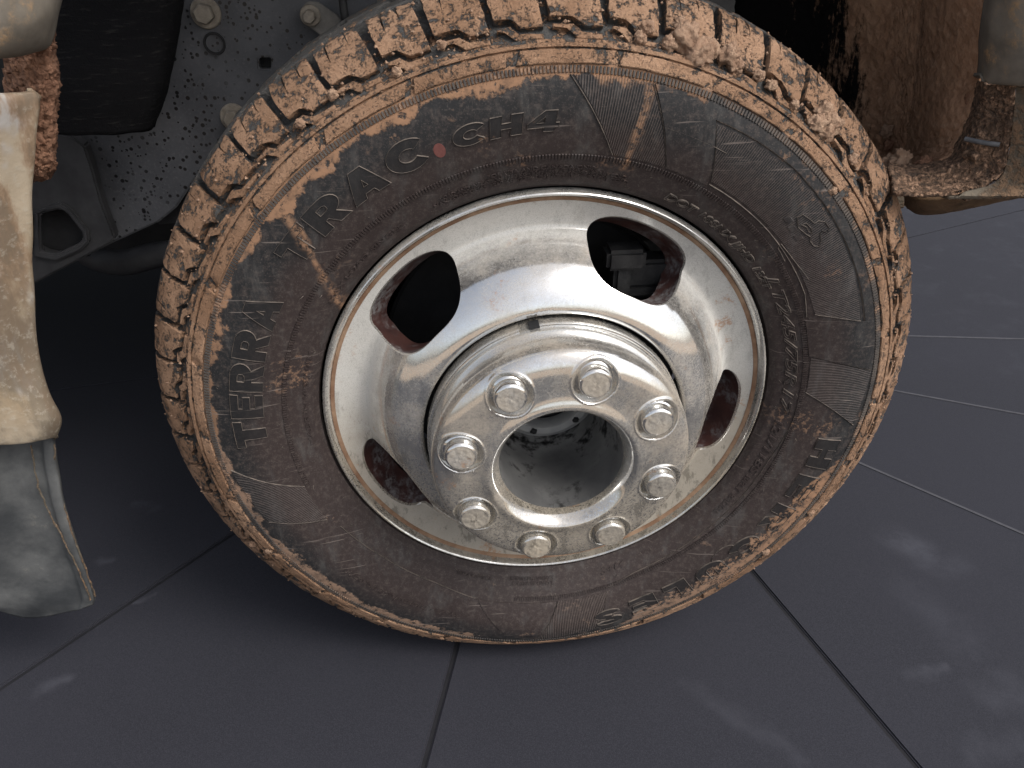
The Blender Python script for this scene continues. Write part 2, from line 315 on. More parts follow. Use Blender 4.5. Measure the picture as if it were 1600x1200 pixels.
# ================================================================== SETTING
V = Vector((*FL(850, 510), FLOOR))
def far_ray(px, py, L=4.5):
    p = Vector((*FL(px, py), FLOOR)); d = (p-V).normalized(); return d
seams = [far_ray(0, 1075), far_ray(660, 1200), far_ray(1435, 1200), far_ray(1600, 835), far_ray(1600, 648), far_ray(1600, 530)]
angs = [atan2(d.y, d.x) for d in seams]
angs = [a - 2*pi if a > pi/2+.2 else a for a in angs]
extra = [angs[0]-R(38), angs[0]-R(80), angs[-1]+R(30), angs[-1]+R(75)]
allang = sorted(angs+extra)
bx = bmesh.new()
for (x0, y0, x1, y1, z) in ((-3.2, -2.2, 4.6, 4.6, FLOOR-.0032),):
    bx.faces.new([bx.verts.new(p) for p in ((x0, y0, z), (x1, y0, z), (x1, y1, z), (x0, y1, z))])
floor = bobj('floor', bx, GAP, None, None); floor['kind'] = 'structure'; floor['label'] = 'dark slate grey floor in wide slabs under the wheel'
def slab(a0, a1, w0, w1):
    if a1 < a0: a1 += 2*pi
    pts = []
    n = Vector((cos((a0+a1)/2), sin((a0+a1)/2)))
    d0, d1 = Vector((cos(a0), sin(a0))), Vector((cos(a1), sin(a1))); p0, p1 = Vector((-d0.y, d0.x)), Vector((d1.y, -d1.x))
    Vv = V.xy
    b0, b1 = Vv+p0*w0, Vv+p1*w1
    den = d0.x*(-d1.y)+d1.x*d0.y
    den = d0.cross(d1); t = (b1-b0).cross(d1)/den; apex = b0+d0*t
    m = max(2, int((a1-a0)/R(12)))
    pts = [apex+d0*.02, ] 
    ring = [apex+Vector((cos(a0+(a1-a0)*i/m), sin(a0+(a1-a0)*i/m)))*(3.4) for i in range(m+1)]
    poly = [apex]+ring
    bm = bmesh.new(); f = bm.faces.new([bm.verts.new((p.x, p.y, FLOOR-.008)) for p in poly])
    q = bmesh.ops.extrude_face_region(bm, geom=[f]); top = [e for e in q['geom'] if isinstance(e, bmesh.types.BMVert)]
    for v in top: v.co.z = FLOOR
    ed = [e for e in bm.edges if all(abs(v.co.z-FLOOR) < 1e-6 for v in e.verts)]
    bmesh.ops.bevel(bm, geom=ed, offset=.0022, segments=2, affect='EDGES')
    return bobj('floor_slab', bm, FLOORM, floor, 50)
wide = {round(a, 4) for a in angs[:3]}
for i, a in enumerate(allang):
    b = allang[(i+1) % len(allang)]
    slab(a, b, 0.0028 if round(a, 4) in wide else .0006, .0028 if round(b, 4) in wide else .0008)
for a in angs[3:]:
    d = Vector((cos(a), sin(a), 0)); p = Vector((-d.y, d.x, 0))*.0026; A0 = V+d*.35; B0 = V+d*3.2
    vs_ = [A0-p, A0+p, B0+p, B0-p]; vs_ = [v+Vector((0, 0, -.003)) for v in vs_]+[v+Vector((0, 0, .0012)) for v in vs_]
    obj('floor_joint', vs_, [(0, 1, 2, 3), (4, 5, 6, 7), (0, 1, 5, 4), (1, 2, 6, 5), (2, 3, 7, 6), (3, 0, 4, 7)], JOINT, floor, None, label='pale straight joint between floor slabs')
bx = bmesh.new(); bx.faces.new([bx.verts.new(p) for p in ((-200, -200, FLOOR-.03), (200, -200, FLOOR-.03), (200, 200, FLOOR-.03), (-200, 200, FLOOR-.03))])
g = bobj('ground', bx, DIRT, None, None); g['kind'] = 'structure'; g['label'] = 'dry tan dirt ground beyond the dark floor'

# ================================================================== WHEEL
WHEEL = thing('wheel', 'muddy truck wheel with chrome eight lug dually rim and all terrain tyre', 'wheel', (0, .095, FLOOR))
YM = .095
TP = catmull([(.2365, .008), (.242, -.004), (.250, -.008), (.262, -.0135), (.28, -.020), (.30, -.0245), (.318, -.0255), (.335, -.0235), (.350, -.0185), (.362, -.012), (.372, -.005), (.380, .002), (.388, .008), (.396, .018), (.401, .03), (.404, .06), (.405, .095)], 400)
TS = np.r_[0, np.cumsum(np.linalg.norm(np.diff(TP, axis=0), axis=1))]
def s_of_r(r): return float(np.interp(r, TP[:, 0], TS))
S0 = s_of_r(.361); SMAX = TS[-1]
def prof(s):                                        # point (r, y) and outward normal on the tyre's outer skin; s may run past the crown
    mir = s > SMAX
    q = 2*SMAX-s if mir else s
    r = np.interp(q, TS, TP[:, 0]); y = np.interp(q, TS, TP[:, 1])
    e = .0006; dr = np.interp(q+e, TS, TP[:, 0])-np.interp(q-e, TS, TP[:, 0]); dy = np.interp(q+e, TS, TP[:, 1])-np.interp(q-e, TS, TP[:, 1])
    l = hypot(dr, dy) or 1; nr, ny = dy/l, -dr/l
    if mir: y, ny = 2*YM-y, -ny
    return r, y, nr, ny
def squash(p):                                      # the loaded tyre stands flat on the floor and bulges above it
    x, y, z = p; r = hypot(x, z)
    if z < -.15 and abs(x) < .16:
        pen = max(0, sqrt(.405**2-x*x)-.3866)
        k = min(1, max(0, (r-.25)/.14))**1.6; b = pen*.55*sin(pi*min(1, max(0, (r-.24)/.165)))
        z += pen*k
        y += -b if y < YM else b
        z = max(z, FLOOR+.0004)
    return Vector((x, y, z))
def T(th, s, h=0.):
    r, y, nr, ny = prof(s); r += nr*h; y += ny*h
    return squash((r*cos(th), y, r*sin(th)))

# ---- carcass
sl_ = list(np.linspace(0, S0, 46)); prof_s = [(s, 0.) for s in sl_] + [(S0+.0006, -.003)]
for s in np.linspace(S0+.003, SMAX, 26): prof_s.append((s, -min(.0095, .003+(s-S0)*.30)))
full = prof_s+[(2*SMAX-s, h) for s, h in reversed(prof_s[:-1])]
NTH = 480
vs_, att = [], []
for i in range(NTH):
    th = 2*pi*i/NTH
    for s, h in full:
        bead = .0012*(1 if .006 < s < .009 or .0125 < s < .0145 else 0)
        vs_.append(T(th, s, h+bead)); q = min(s, 2*SMAX-s); att.append(.30 if q > S0 else .5)
me = mesh_of('tyre', vs_, grid_faces(NTH, len(full), True))
bm = bmesh.new(); bm.from_mesh(me); bmesh.ops.recalc_face_normals(bm, faces=bm.faces); bm.to_mesh(me); bm.free()
a = me.attributes.new('mud', 'FLOAT', 'POINT'); a.data.foreach_set('value', att)
me.materials.append(SIDE); me.materials.append(TREAD)
nv = len(full)
for p in me.polygons:
    q = np.mean([min(full[v % nv][0], 2*SMAX-full[v % nv][0]) for v in p.vertices]); p.material_index = 1 if q > S0-.0002 or q > s_of_r(.3432) else 0
TYRE = finish('tyre', me, None, WHEEL, 40)

def sheet(poly, hb, ht, bevel=.0008, ds=.005, dt=None, s_is_r=False, mat=None, name='tread_block', mud=(1., .35), rough=0., parent=None, label=None, smooth=38, kind=None, lump_sc=160):
    """extruded outline in unrolled tyre coordinates (arc length at radius .39 along x, s along y), wrapped onto the tyre"""
    bm = bmesh.new()
    polys = poly if isinstance(poly[0][0], (list, tuple)) else [poly]
    tops = []
    for pl in polys:
        b = [bm.verts.new((x, y, 0)) for x, y in pl]; t = [bm.verts.new((x, y, 1)) for x, y in pl]
        n = len(pl)
        try: tops.append(bm.faces.new(t))
        except ValueError: continue
        for i in range(n): bm.faces.new((b[i], b[(i+1) % n], t[(i+1) % n], t[i]))
    for v in bm.verts: v.co.z *= ht-hb
    if bevel:
        ed = list({e for f in bm.faces if all(abs(v.co.z-(ht-hb)) < 1e-7 for v in f.verts) for e in f.edges})
        bmesh.ops.bevel(bm, geom=ed, offset=bevel, segments=1, affect='EDGES', clamp_overlap=True)
    ys = [v.co.y for v in bm.verts]; xs = [v.co.x for v in bm.verts]
    def cuts(lo, hi, d, ax):
        k = max(1, int((hi-lo)/d))
        for i in range(1, k):
            c = lo+(hi-lo)*i/k; co = (0, c, 0) if ax else (c, 0, 0); no = (0, 1, 0) if ax else (1, 0, 0)
            bmesh.ops.bisect_plane(bm, geom=bm.verts[:]+bm.edges[:]+bm.faces[:], plane_co=co, plane_no=no, dist=1e-6)
    cuts(min(ys), max(ys), ds, 1)
    if dt: cuts(min(xs), max(xs), dt, 0)
    bmesh.ops.triangulate(bm, faces=[f for f in bm.faces if len(f.verts) > 4])
    lay = bm.verts.layers.float.new('mud'); H = ht-hb
    for v in bm.verts:
        x, y, z = v.co; s = s_of_r(y) if s_is_r else y
        f = z/H; v[lay] = mud[1]+(mud[0]-mud[1])*f
        p = T(-x/.39, s, hb+z)
        if rough and f > .5: p = p + mn.noise_vector(p*lump_sc)*rough + mn.noise_vector(p*lump_sc*3.1)*rough*.5
        v.co = squash(p) if p.z < FLOOR+.001 else p
    return bobj(name, bm, mat or TREAD, parent or TYRE, smooth, label=label, kind=kind)

NP = 56
wt_ = []
for i in range(NP):                                 # pitches of three lengths, as all-terrain tyres have
    a_ = -math.degrees(2*pi*(i+.5)/NP) % 360
    wt_.append((1.0 if 20 < a_ < 150 else .80 if 165 < a_ < 290 else .9)*random.choice((.96, 1., 1.05)))
PITCH = [2*pi*.39*w_/sum(wt_) for w_ in wt_]; PX = [sum(PITCH[:i]) for i in range(NP)]
def jit(pl, k=.0007): return [(x+random.uniform(-k, k), y+random.uniform(-k, k)) for x, y in pl]
for i in range(NP):
    x0 = PX[i]+random.uniform(-.0008, .0008); p = PITCH[i]; g = p*.22; A = S0
    L = SMAX-S0
    alt = i % 2
    w = p-g*.62
    # big shoulder block with its Z-shaped foot and two sipes cut in from the tread
    sp = random.uniform(.25, .38); sq = random.uniform(.60, .74); sw = .0009
    lowL, lowR = (A+.020, A+.0105) if not alt else (A+.0195, A+.011)
    k1, k2 = (.34, .52) if not alt else (.45, .63)
    topy = A+.066
    blk = [(0, lowL), (k1*w, lowL), (k2*w, lowR), (w, lowR), (w*1.0, A+.030), (w*.97, topy-.002), (w*sq+sw, topy), (w*sq+.0015+sw, A+.040), (w*sq+.0015-sw, A+.040), (w*sq-sw, topy),
           (w*sp+sw, topy+.001), (w*sp-.002+sw, A+.036), (w*sp-.002-sw, A+.036), (w*sp-sw, topy+.001), (w*.03, topy), (0, A+.034)]
    sheet(jit([(x0+g*.5+x-(y-A)*.10, y) for x, y in blk], .0004), -.009, 0., .0012, .0055, .008, mud=(.66, .20), rough=.0009)
    # zigzag lug following the block's foot
    c = .0066
    lug = [(0, lowL-c), (k1*w-.002, lowL-c), (k2*w-.003, lowR-c+.001), (w*.96, lowR-c+.001), (w*.96, A+.0006), (k2*w-.007, A+.0006), (k1*w-.007, A+.0092), (0, A+.0096)]
    sheet(jit([(x0+g*.5+x, y) for x, y in lug], .0004), -.008, -.0006, .0008, .005, .010, mud=(.72, .2), rough=.0007, name='tread_lug')
    # inner tread rows
    for a, b, sh, o in ((.071, .100, .3, .3), (.105, .143, -.25, .62), (.148, .178, .3, .1)):
        q = [(x0+p*o, A+a), (x0+p*(o+.84), A+a+.001), (x0+p*(o+.84+sh*.5), A+b), (x0+p*(o+sh*.5), A+b-.001)]
        sheet(jit(q), -.011, -.0003, .001, .009, .016, mud=(.70, .2), rough=.0012)
    sheet(jit([(x0, A+.186), (x0+w, A+.186), (x0+w, A+.232), (x0, A+.232)]), -.011, 0., .001, .011, .016, mud=(.7, .2))
# raised bars below the shoulder
nb = 26; BW = 2*pi*.39/nb
for i in range(nb):
    x0 = i*BW+.004; sk = .0055 if i % 2 else .003; a, b = .3440, .3538
    sheet([(x0, a), (x0+BW*.90, a), (x0+BW*.90+sk, b), (x0+sk, b)], -.001, .0022, .0007, .004, .009, True, TREAD, 'shoulder_bar', (.80, .3), .0007)
# thin continuous ring between bars and tread
vs_, att = [], []
for i in range(720):
    th = 2*pi*i/720; j = mn.noise(Vector((cos(th)*25, sin(th)*25, 0)))*.0005
    for r_, h in ((.3548, -.001), (.3553, .0020+j), (.3578, .0023+j), (.3585, .0008), (.3590, -.002)): vs_.append(T(th, s_of_r(r_), h)); att.append(.80 if h > .0015 else .30)
o = obj('shoulder_ring', vs_, grid_faces(720, 5, True), TREAD, TYRE, 40); o.data.attributes.new('mud', 'FLOAT', 'POINT').data.foreach_set('value', att)
# serrated rings: hundreds of tiny ribs each
def serration(n, ra, rb, h, skip=()):
    vs_, fs = [], []
    for i in range(n):
        t0 = 2*pi*i/n
        if any(a <= (math.degrees(t0) % 360) <= b for a, b in skip): continue
        w = 2*pi/n*.52; k = len(vs_)
        for r_, hh in ((ra, -.0006), (ra+.0005, h), (rb-.0005, h), (rb, -.0006)):
            for t in (t0-w/2, t0+w/2): vs_.append(T(t, s_of_r(r_), hh))
        fs += [(k, k+1, k+3, k+2), (k+2, k+3, k+5, k+4), (k+4, k+5, k+7, k+6), (k, k+2, k+4, k+6), (k+1, k+3, k+5, k+7)]
    return obj('serrated_rib', vs_, fs, SERR, TYRE, None, kind='stuff')
serration(700, .3372, .3430, .0013)
SERR = SIDE; serration(600, .2662, .2715, .0012, ((196, 262),))

# ---- sidewall relief
def rpoly(pts): return [(-R(th)*.39, r) for th, r in pts]
def dens(pts, closed=True, step=2.5):
    out = []
    n = len(pts)
    for i in range(n if closed else n-1):
        (a, r), (b, q) = pts[i], pts[(i+1) % n]; k = max(1, int(max(abs(b-a)/step, abs(q-r)/.012)))
        out += [(a+(b-a)*j/k, r+(q-r)*j/k) for j in range(k)]
    return out if closed else out+[pts[-1]]
def panel(name, pts, h, mat, label=None): return sheet(rpoly(dens(pts)), -.001, h, .0004, .006, .010, True, mat, name, parent=TYRE, label=label)
def ridge_strip(paths, w, h, mat, name, label=None):
    vs_, fs = [], []
    for P, closed in paths:
        n = len(P); k = len(vs_)
        for i in range(n):
            a = P[i-1] if closed or i else P[i]; b = P[(i+1) % n] if closed or i < n-1 else P[i]
            tx, ty = (b[0]-a[0])*.8, b[1]-a[1]; l = hypot(tx, ty) or 1; nx, ny = -ty/l, tx/l
            for d, hh in ((-w, -.0002), (0, h), (w, -.0002)):
                x, y = P[i][0]+nx*d, P[i][1]+ny*d; vs_.append(T(-x/.39, s_of_r(y), hh))
        for i in range(n if closed else n-1):
            j = (i+1) % n
            for c in (0, 1): fs.append((k+i*3+c, k+j*3+c, k+j*3+c+1, k+i*3+c+1))
    return obj(name, vs_, fs, mat, TYRE, 60, label=label)
def line(pts, w=.0007, h=.0012, closed=False, name='mould_line'): return ridge_strip([(rpoly(dens(pts, closed)), closed)], w, h, RIDGE, name)

panel('hatched_panel', [(88.6, .3362), (80.2, .2735), (70.2, .2735), (77.5, .3362)], .0006, HATCH, 'hatched trapezoid on the top of the sidewall')
panel('hatched_panel', [(66.2, .323), (61.0, .279), (41, .281), (22.5, .281), (18.3, .3215), (27.9, .3245), (40, .325), (51.3, .325)], .0006, HATCH, 'long hatched panel on the right of the sidewall')
panel('hatched_panel', [(12.0, .2735), (6.8, .3362), (-4.8, .3300), (2.7, .2725)], .0006, HATCH)
panel('hatched_panel', [(-172.7, .3335), (-164.4, .2725), (-153.8, .2735), (-159.6, .3250)], .0006, HATCH)
panel('hatched_panel', [(-86.8, .2735), (-74.0, .2750), (-79.5, .330), (-84.5, .330), (-90.1, .3362), (-92, .3362)], .0006, HATCH)
panel('sidewall_panel', [(77.0, .3362), (69.9, .2735), (61.2, .2745), (66.6, .326), (51.3, .3285), (27.9, .3275), (17.2, .3265), (16.2, .3362)], .0011, SIDE)
panel('sidewall_panel', [(21.6, .2715), (18.1, .3225), (17.2, .3362), (7.1, .3362), (12.4, .2715)], .0013, SIDE)
panel('sidewall_panel', [(-107.6, .2745), (-98.5, .2735), (-88.0, .2735), (-91.2, .325), (-99, .322)], .0012, SIDE)
line([(89.0, .3362), (80.4, .2735)]); line([(77.3, .3362), (69.9, .2735)], .0006); line([(66.4, .325), (60.9, .279)], .0006)
line([(66.3, .3255), (51.3, .3283), (27.9, .3273), (17.5, .326)]); line([(61, .2765), (45, .2775), (28, .2775), (22.3, .2735)], .0005); line([(22.5, .281), (18.2, .322)], .0008)
line([(12.4, .2715), (7.0, .3362)]); line([(-4.9, .332), (2.8, .272)]); line([(-4.5, .268), (-18, .262), (-40, .262), (-66, .265), (-74, .270)], .0006)
line([(-86.9, .2735), (-92, .3362)]); line([(-74.0, .2750), (-79.5, .3362)]); line([(-172.9, .3335), (-164.3, .2725)]); line([(-153.6, .2735), (-159.6, .3250)]); line([(-108, .274), (-120, .268), (-135, .266), (-150, .268)], .0006)
line([(-96, .300), (-92.5, .300), (-90.5, .3362)], .0006); line([(-107.6, .2745), (-99.0, .322)], .0007)
line([(37, .2740), (40.5, .2752), (41, .2792), (36, .2812), (31, .2850)], .0006); line([(62, .306), (73, .306)], .0005)

# ---- raised lettering
def text_mesh(txt, size, weight=0., shear=0., space=1.):
    c = bpy.data.curves.new('lettering', 'FONT'); c.body = txt; c.size = size; c.offset = weight; c.shear = shear; c.space_character = space; c.fill_mode = 'FRONT'; c.resolution_u = 3
    c.align_x = 'CENTER'
    o = bpy.data.objects.new('lettering', c); COL.objects.link(o); dg = bpy.context.evaluated_depsgraph_get(); dg.update()
    me = bpy.data.meshes.new_from_object(o.evaluated_get(dg)); bpy.data.objects.remove(o); bpy.data.curves.remove(c)
    return me
def letters(txt, th_mid, r0, height, width=None, weight=0., shear=0., h=.0009, mat=None, outline=0., name='lettering', label=None, cut=.006, mud=(0, 0), space=1.):
    me = text_mesh(txt, 1., weight, shear, space); co = np.array([v.co[:2] for v in me.vertices])
    lo, hi = co.min(0), co.max(0); cap = .73
    ky = height/cap; kx = (width/(hi[0]-lo[0])) if width else ky
    rm = r0+height/2; sx = .39/rm
    f = lambda v: ((v[0]-(lo[0]+hi[0])/2)*kx*sx - R(th_mid)*.39, r0+v[1]*ky)
    bm = bmesh.new(); bm.from_mesh(me); bpy.data.meshes.remove(me)
    for v in bm.verts: x, y = f(v.co); v.co = (x, y, 0)
    bmesh.ops.remove_doubles(bm, verts=bm.verts, dist=1e-6)
    loops = []
    if outline:
        nxt = {}
        for e in bm.edges:
            if len(e.link_faces) == 1:
                l = e.link_faces[0].loops
                for lp in l:
                    if lp.edge == e: nxt[lp.vert] = lp.link_loop_next.vert
        while nxt:
            s_, v = next(iter(nxt.items())); lp = [s_]; del nxt[s_]
            while v in nxt: lp.append(v); v = nxt.pop(v)
            if len(lp) > 2:
                P = [tuple(q.co[:2]) for q in lp]; D = []
                for i in range(len(P)):
                    a, b = P[i], P[(i+1) % len(P)]; k = max(1, int(hypot(b[0]-a[0], b[1]-a[1])/.008)); D += [(a[0]+(b[0]-a[0])*j/k, a[1]+(b[1]-a[1])*j/k) for j in range(k)]
                loops.append((D, True))
    g = bmesh.ops.extrude_face_region(bm, geom=bm.faces[:]); top = [v for v in g['geom'] if isinstance(v, bmesh.types.BMVert)]
    for v in top: v.co.z = 1
    ys = [v.co.y for v in bm.verts]; xs = [v.co.x for v in bm.verts]
    for lo_, hi_, ax in ((min(ys), max(ys), 1), (min(xs), max(xs), 0)):
        k = int((hi_-lo_)/cut)
        for i in range(1, k):
            c = lo_+(hi_-lo_)*i/k
            bmesh.ops.bisect_plane(bm, geom=bm.verts[:]+bm.edges[:]+bm.faces[:], plane_co=(0, c, 0) if ax else (c, 0, 0), plane_no=(0, 1, 0) if ax else (1, 0, 0), dist=1e-6)
    for v in bm.verts:
        x, y, z = v.co; v.co = T(-x/.39, s_of_r(y), h if z > .5 else -.0008)
    o = bobj(name, bm, mat or LETTER, TYRE, 30, label=label)
    if outline: ridge_strip(loops, outline, h+.0007, RIDGE, 'letter_outline')
    return o
def arc(deg, r): return R(deg)*r
def stroke(path, w):
    L, Rr = [], []
    for i, (x, y) in enumerate(path):
        a = path[max(i-1, 0)]; b = path[min(i+1, len(path)-1)]; dx, dy = b[0]-a[0], b[1]-a[1]; l = hypot(dx, dy); nx, ny = -dy/l*w/2, dx/l*w/2
        L.append((x+nx, y+ny)); Rr.append((x-nx, y-ny))
    return L+Rr[::-1]
def arcp(cx, cy, rx, ry, a0, a1, n=12): return [(cx+rx*cos(R(a0+(a1-a0)*i/n)), cy+ry*sin(R(a0+(a1-a0)*i/n))) for i in range(n+1)]
t_ = .30                                            # heavy moulded capitals: outline and holes in a box one unit high
GLYPH = {
 'T': (.86, [[(0, 1), (.86, 1), (.86, .72), (.60, .72), (.60, 0), (.26, 0), (.26, .72), (0, .72)]]),
 'E': (.76, [[(0, 0), (0, 1), (.76, 1), (.76, .76), (.32, .76), (.32, .62), (.70, .62), (.70, .40), (.32, .40), (.32, .24), (.76, .24), (.76, 0)]]),
 'L': (.70, [[(0, 0), (0, 1), (.32, 1), (.32, .26), (.70, .26), (.70, 0)]]),
 'H': (.88, [[(0, 0), (0, 1), (.31, 1), (.31, .63), (.57, .63), (.57, 1), (.88, 1), (.88, 0), (.57, 0), (.57, .37), (.31, .37), (.31, 0)]]),
 'R': (.90, [[(0, 0), (0, 1)]+[(.50, 1)]+arcp(.52, .68, .36, .32, 90, -60, 9)+[(.66, .38), (.90, 0), (.56, 0), (.40, .34), (.31, .34), (.31, 0)], [(.31, .56), (.31, .78), (.48, .78), (.55, .73), (.55, .61), (.48, .56)]]),
 'A': (.98, [[(0, 0), (.34, 1), (.64, 1), (.98, 0), (.66, 0), (.61, .17), (.37, .17), (.32, 0)], [(.43, .38), (.49, .62), (.55, .38)]]),
 'C': (.90, [stroke(arcp(.50, .5, .35, .355, 38, 322, 26), .29)]),
 'U': (.86, [[(0, 1), (.31, 1), (.31, .36)]+arcp(.43, .36, .12, .12, 180, 360, 8)+[(.55, 1), (.86, 1)]+arcp(.43, .38, .43, .38, 0, -180, 16)]),
 'S': (.78, [stroke(arcp(.39, .725, .245, .135, 5, 270, 16)+arcp(.39, .29, .255, .145, 90, -175, 16), .25)]),
 '4': (.86, [[(.46, 0), (.46, .20), (0, .20), (0, .40), (.44, 1), (.76, 1), (.76, .42), (.86, .42), (.86, .20), (.76, .20), (.76, 0)], [(.46, .42), (.24, .42), (.46, .72)]]),
}
def block_text(txt, th_mid, r0, height, width, h=.0008, outline=.00055, label=None, shear=0., gap=.13):
    adv = sum(GLYPH[c][0]+gap for c in txt)-gap; kx = width/adv; sx = .39/(r0+height/2); pen = 0
    for c in txt:
        wd, loops = GLYPH[c]; P = []
        for lp in loops:
            D = []
            for i in range(len(lp)):
                (x0, y0), (x1, y1) = lp[i], lp[(i+1) % len(lp)]; k = max(1, int(hypot((x1-x0)*kx, (y1-y0)*height)/.006))
                D += [(x0+(x1-x0)*j/k, y0+(y1-y0)*j/k) for j in range(k)]
            P.append([((pen+x+shear*y-adv/2)*kx*sx-R(th_mid)*.39, r0+y*height) for x, y in D])
        pen += wd+gap
        bm = bmesh.new(); ed = []
        for D in P:
            v_ = [bm.verts.new((x, y, 0)) for x, y in D]; ed += [bm.edges.new((v_[i], v_[(i+1) % len(v_)])) for i in range(len(v_))]
        bmesh.ops.triangle_fill(bm, edges=ed, use_beauty=True)
        g = bmesh.ops.extrude_face_region(bm, geom=bm.faces[:])
        for v in g['geom']:
            if isinstance(v, bmesh.types.BMVert): v.co.z = 1
        ys = [v.co.y for v in bm.verts]; xs = [v.co.x for v in bm.verts]
        for lo_, hi_, ax in ((min(ys), max(ys), 1), (min(xs), max(xs), 0)):
            k = int((hi_-lo_)/.006)
            for i in range(1, k):
                q = lo_+(hi_-lo_)*i/k
                bmesh.ops.bisect_plane(bm, geom=bm.verts[:]+bm.edges[:]+bm.faces[:], plane_co=(0, q, 0) if ax else (q, 0, 0), plane_no=(0, 1, 0) if ax else (1, 0, 0), dist=1e-6)
        for v in bm.verts:
            x, y, z = v.co; v.co = T(-x/.39, s_of_r(y), h if z > .5 else -.0008)
        o = bobj('raised_letter', bm, LETTER, TYRE, 30, label=label)
        ridge_strip([(D, True) for D in P], outline, h+.0006, RIDGE, 'letter_outline')
block_text('TERRA', 166.0, .2885, .0300, arc(32.5, .304))
block_text('TRAC', 126.9, .2905, .0260, arc(30, .304))
block_text('CH4', 99.2, .2925, .0170, arc(17.2, .30), shear=.10)
block_text('HERCULES', -43.5, .2985, .0255, arc(70, .312), h=.0012, outline=.0006, gap=.30)
letters('www.herculestire.com', -125.5, .3000, .0085, arc(29.5, .304), .008, .1, .0010, mat=SIDE, cut=.012)
letters('LT245/75R17', 15.5, .2515, .0105, arc(39, .256), .010, .3, .0012, mat=SIDE, cut=.012, outline=.0004)
letters('121/118S', -14.5, .2515, .0080, arc(17, .255), .01, .2, .0012, mat=SIDE, cut=.012)
letters('10PLY  RADIAL', -31, .2515, .0060, arc(14, .255), .01, .1, .0010, mat=SIDE, cut=.012)
letters('DOT 188NX JJHD 1321', 49.5, .2465, .0072, arc(34, .25), .01, .2, .0012, mat=SIDE, cut=.012, outline=.0003)
letters('M+S', -70.5, .2470, .0075, arc(7, .25), .01, .2, .0010, mat=SIDE, cut=.012)
for k, (t, w) in enumerate((('FOR USA AND CANADA ONLY', 22), ('LOAD AND INFLATION 1380 KG (3042 LBS) AT 550 kPa (80 PSI) COLD', 38), ('MAX LOAD DUAL 1260 KG (2778 LBS) AT 550 kPa (80 PSI) COLD', 40))):
    letters(t, (93, 95, 95.5)[k], (.2575, .2530, .2487)[k], .0034, arc(w, .253), .010, 0, .0010, mat=SIDE, cut=.012)
letters('LOAD RANGE E', -93.5, .2505, .0040, arc(11.5, .252), .012, 0, .0010, mat=SIDE, cut=.012)
letters('EXTRA TUBELESS', -93.5, .2450, .0036, arc(12.5, .248), .012, 0, .0010, mat=SIDE, cut=.012)
letters('TREAD 2 PLIES', -110, .2480, .0036, arc(10, .248), .012, 0, .0010, mat=SIDE, cut=.012)
letters('MADE IN VIETNAM', 173, .2480, .0042, arc(26, .249), .012, 0, .0010, mat=SIDE, cut=.012)
letters('MAX LOAD SINGLE', 135, .2490, .0040, arc(24, .250), .012, 0, .0010, mat=SIDE, cut=.012)
# small moulded emblem at the right and the oval stamp among the muddy letters
em = [(42.2, .2990), (44.0, .3035), (43.8, .3085), (42.0, .3110), (41.0, .3120), (40.9, .3160), (40.0, .3200), (38.6, .3205), (38.0, .3170), (39.0, .3140), (38.6, .3110), (37.3, .3090), (36.6, .3050), (37.2, .3015), (38.5, .3010), (39.3, .3030), (40.2, .3010)]
ridge_strip([(rpoly(em), True), (rpoly([(42.3, .3025), (42.0, .3065), (40.6, .3075), (39.6, .3060), (40.3, .3040), (41.2, .3050)]), True)], .0006, .0016, RIDGE, 'moulded_emblem')
for a, b in ((45.5, .2935), (43.4, .2915), (41.3, .2915)): panel('emblem_bar', [(a, b), (a-.4, b+.006), (a-1.7, b+.006), (a-1.3, b)], .0012, SIDE)
ridge_strip([(rpoly([(-44.5+3.2*cos(t), .300+.008*sin(t)) for t in np.linspace(0, 2*pi, 30, endpoint=False)]), True)], .0006, .0012, RIDGE, 'moulded_oval')
sheet(rpoly([(110+.95*cos(t), .2965+.0062*sin(t)) for t in np.linspace(0, 2*pi, 24, endpoint=False)]), -.0006, .0003, 0, .004, .005, True, REDP, 'paint_dot', parent=TYRE, label='small faded red paint dot')
# moulding hairs: dozens of tiny rubber nibs, too small to pick apart
vs_, fs = [], []
for i in range(95):
    th = random.uniform(0, 2*pi); rr = random.choice((.2465, .2600, .2640, .2760, .3300)) + random.uniform(-.001, .001); s = s_of_r(rr); k = len(vs_); bd = random.uniform(-.012, .012)
    L = random.uniform(.002, .0045)
    for q in range(4):
        f = q/3; c = T(th+bd*f, s+L*f*.6, .0002+L*f*(1-.5*f))
        for j in range(3): vs_.append(c+Vector((cos(j*2.1), .2*sin(j*3), sin(j*2.1)))*.00045*(1-.6*f))
    for q in range(3):
        for j in range(3): fs.append((k+q*3+j, k+q*3+(j+1) % 3, k+q*3+3+(j+1) % 3, k+q*3+3+j))
obj('rubber_nib', vs_, fs, RIDGE, TYRE, 180, kind='stuff')
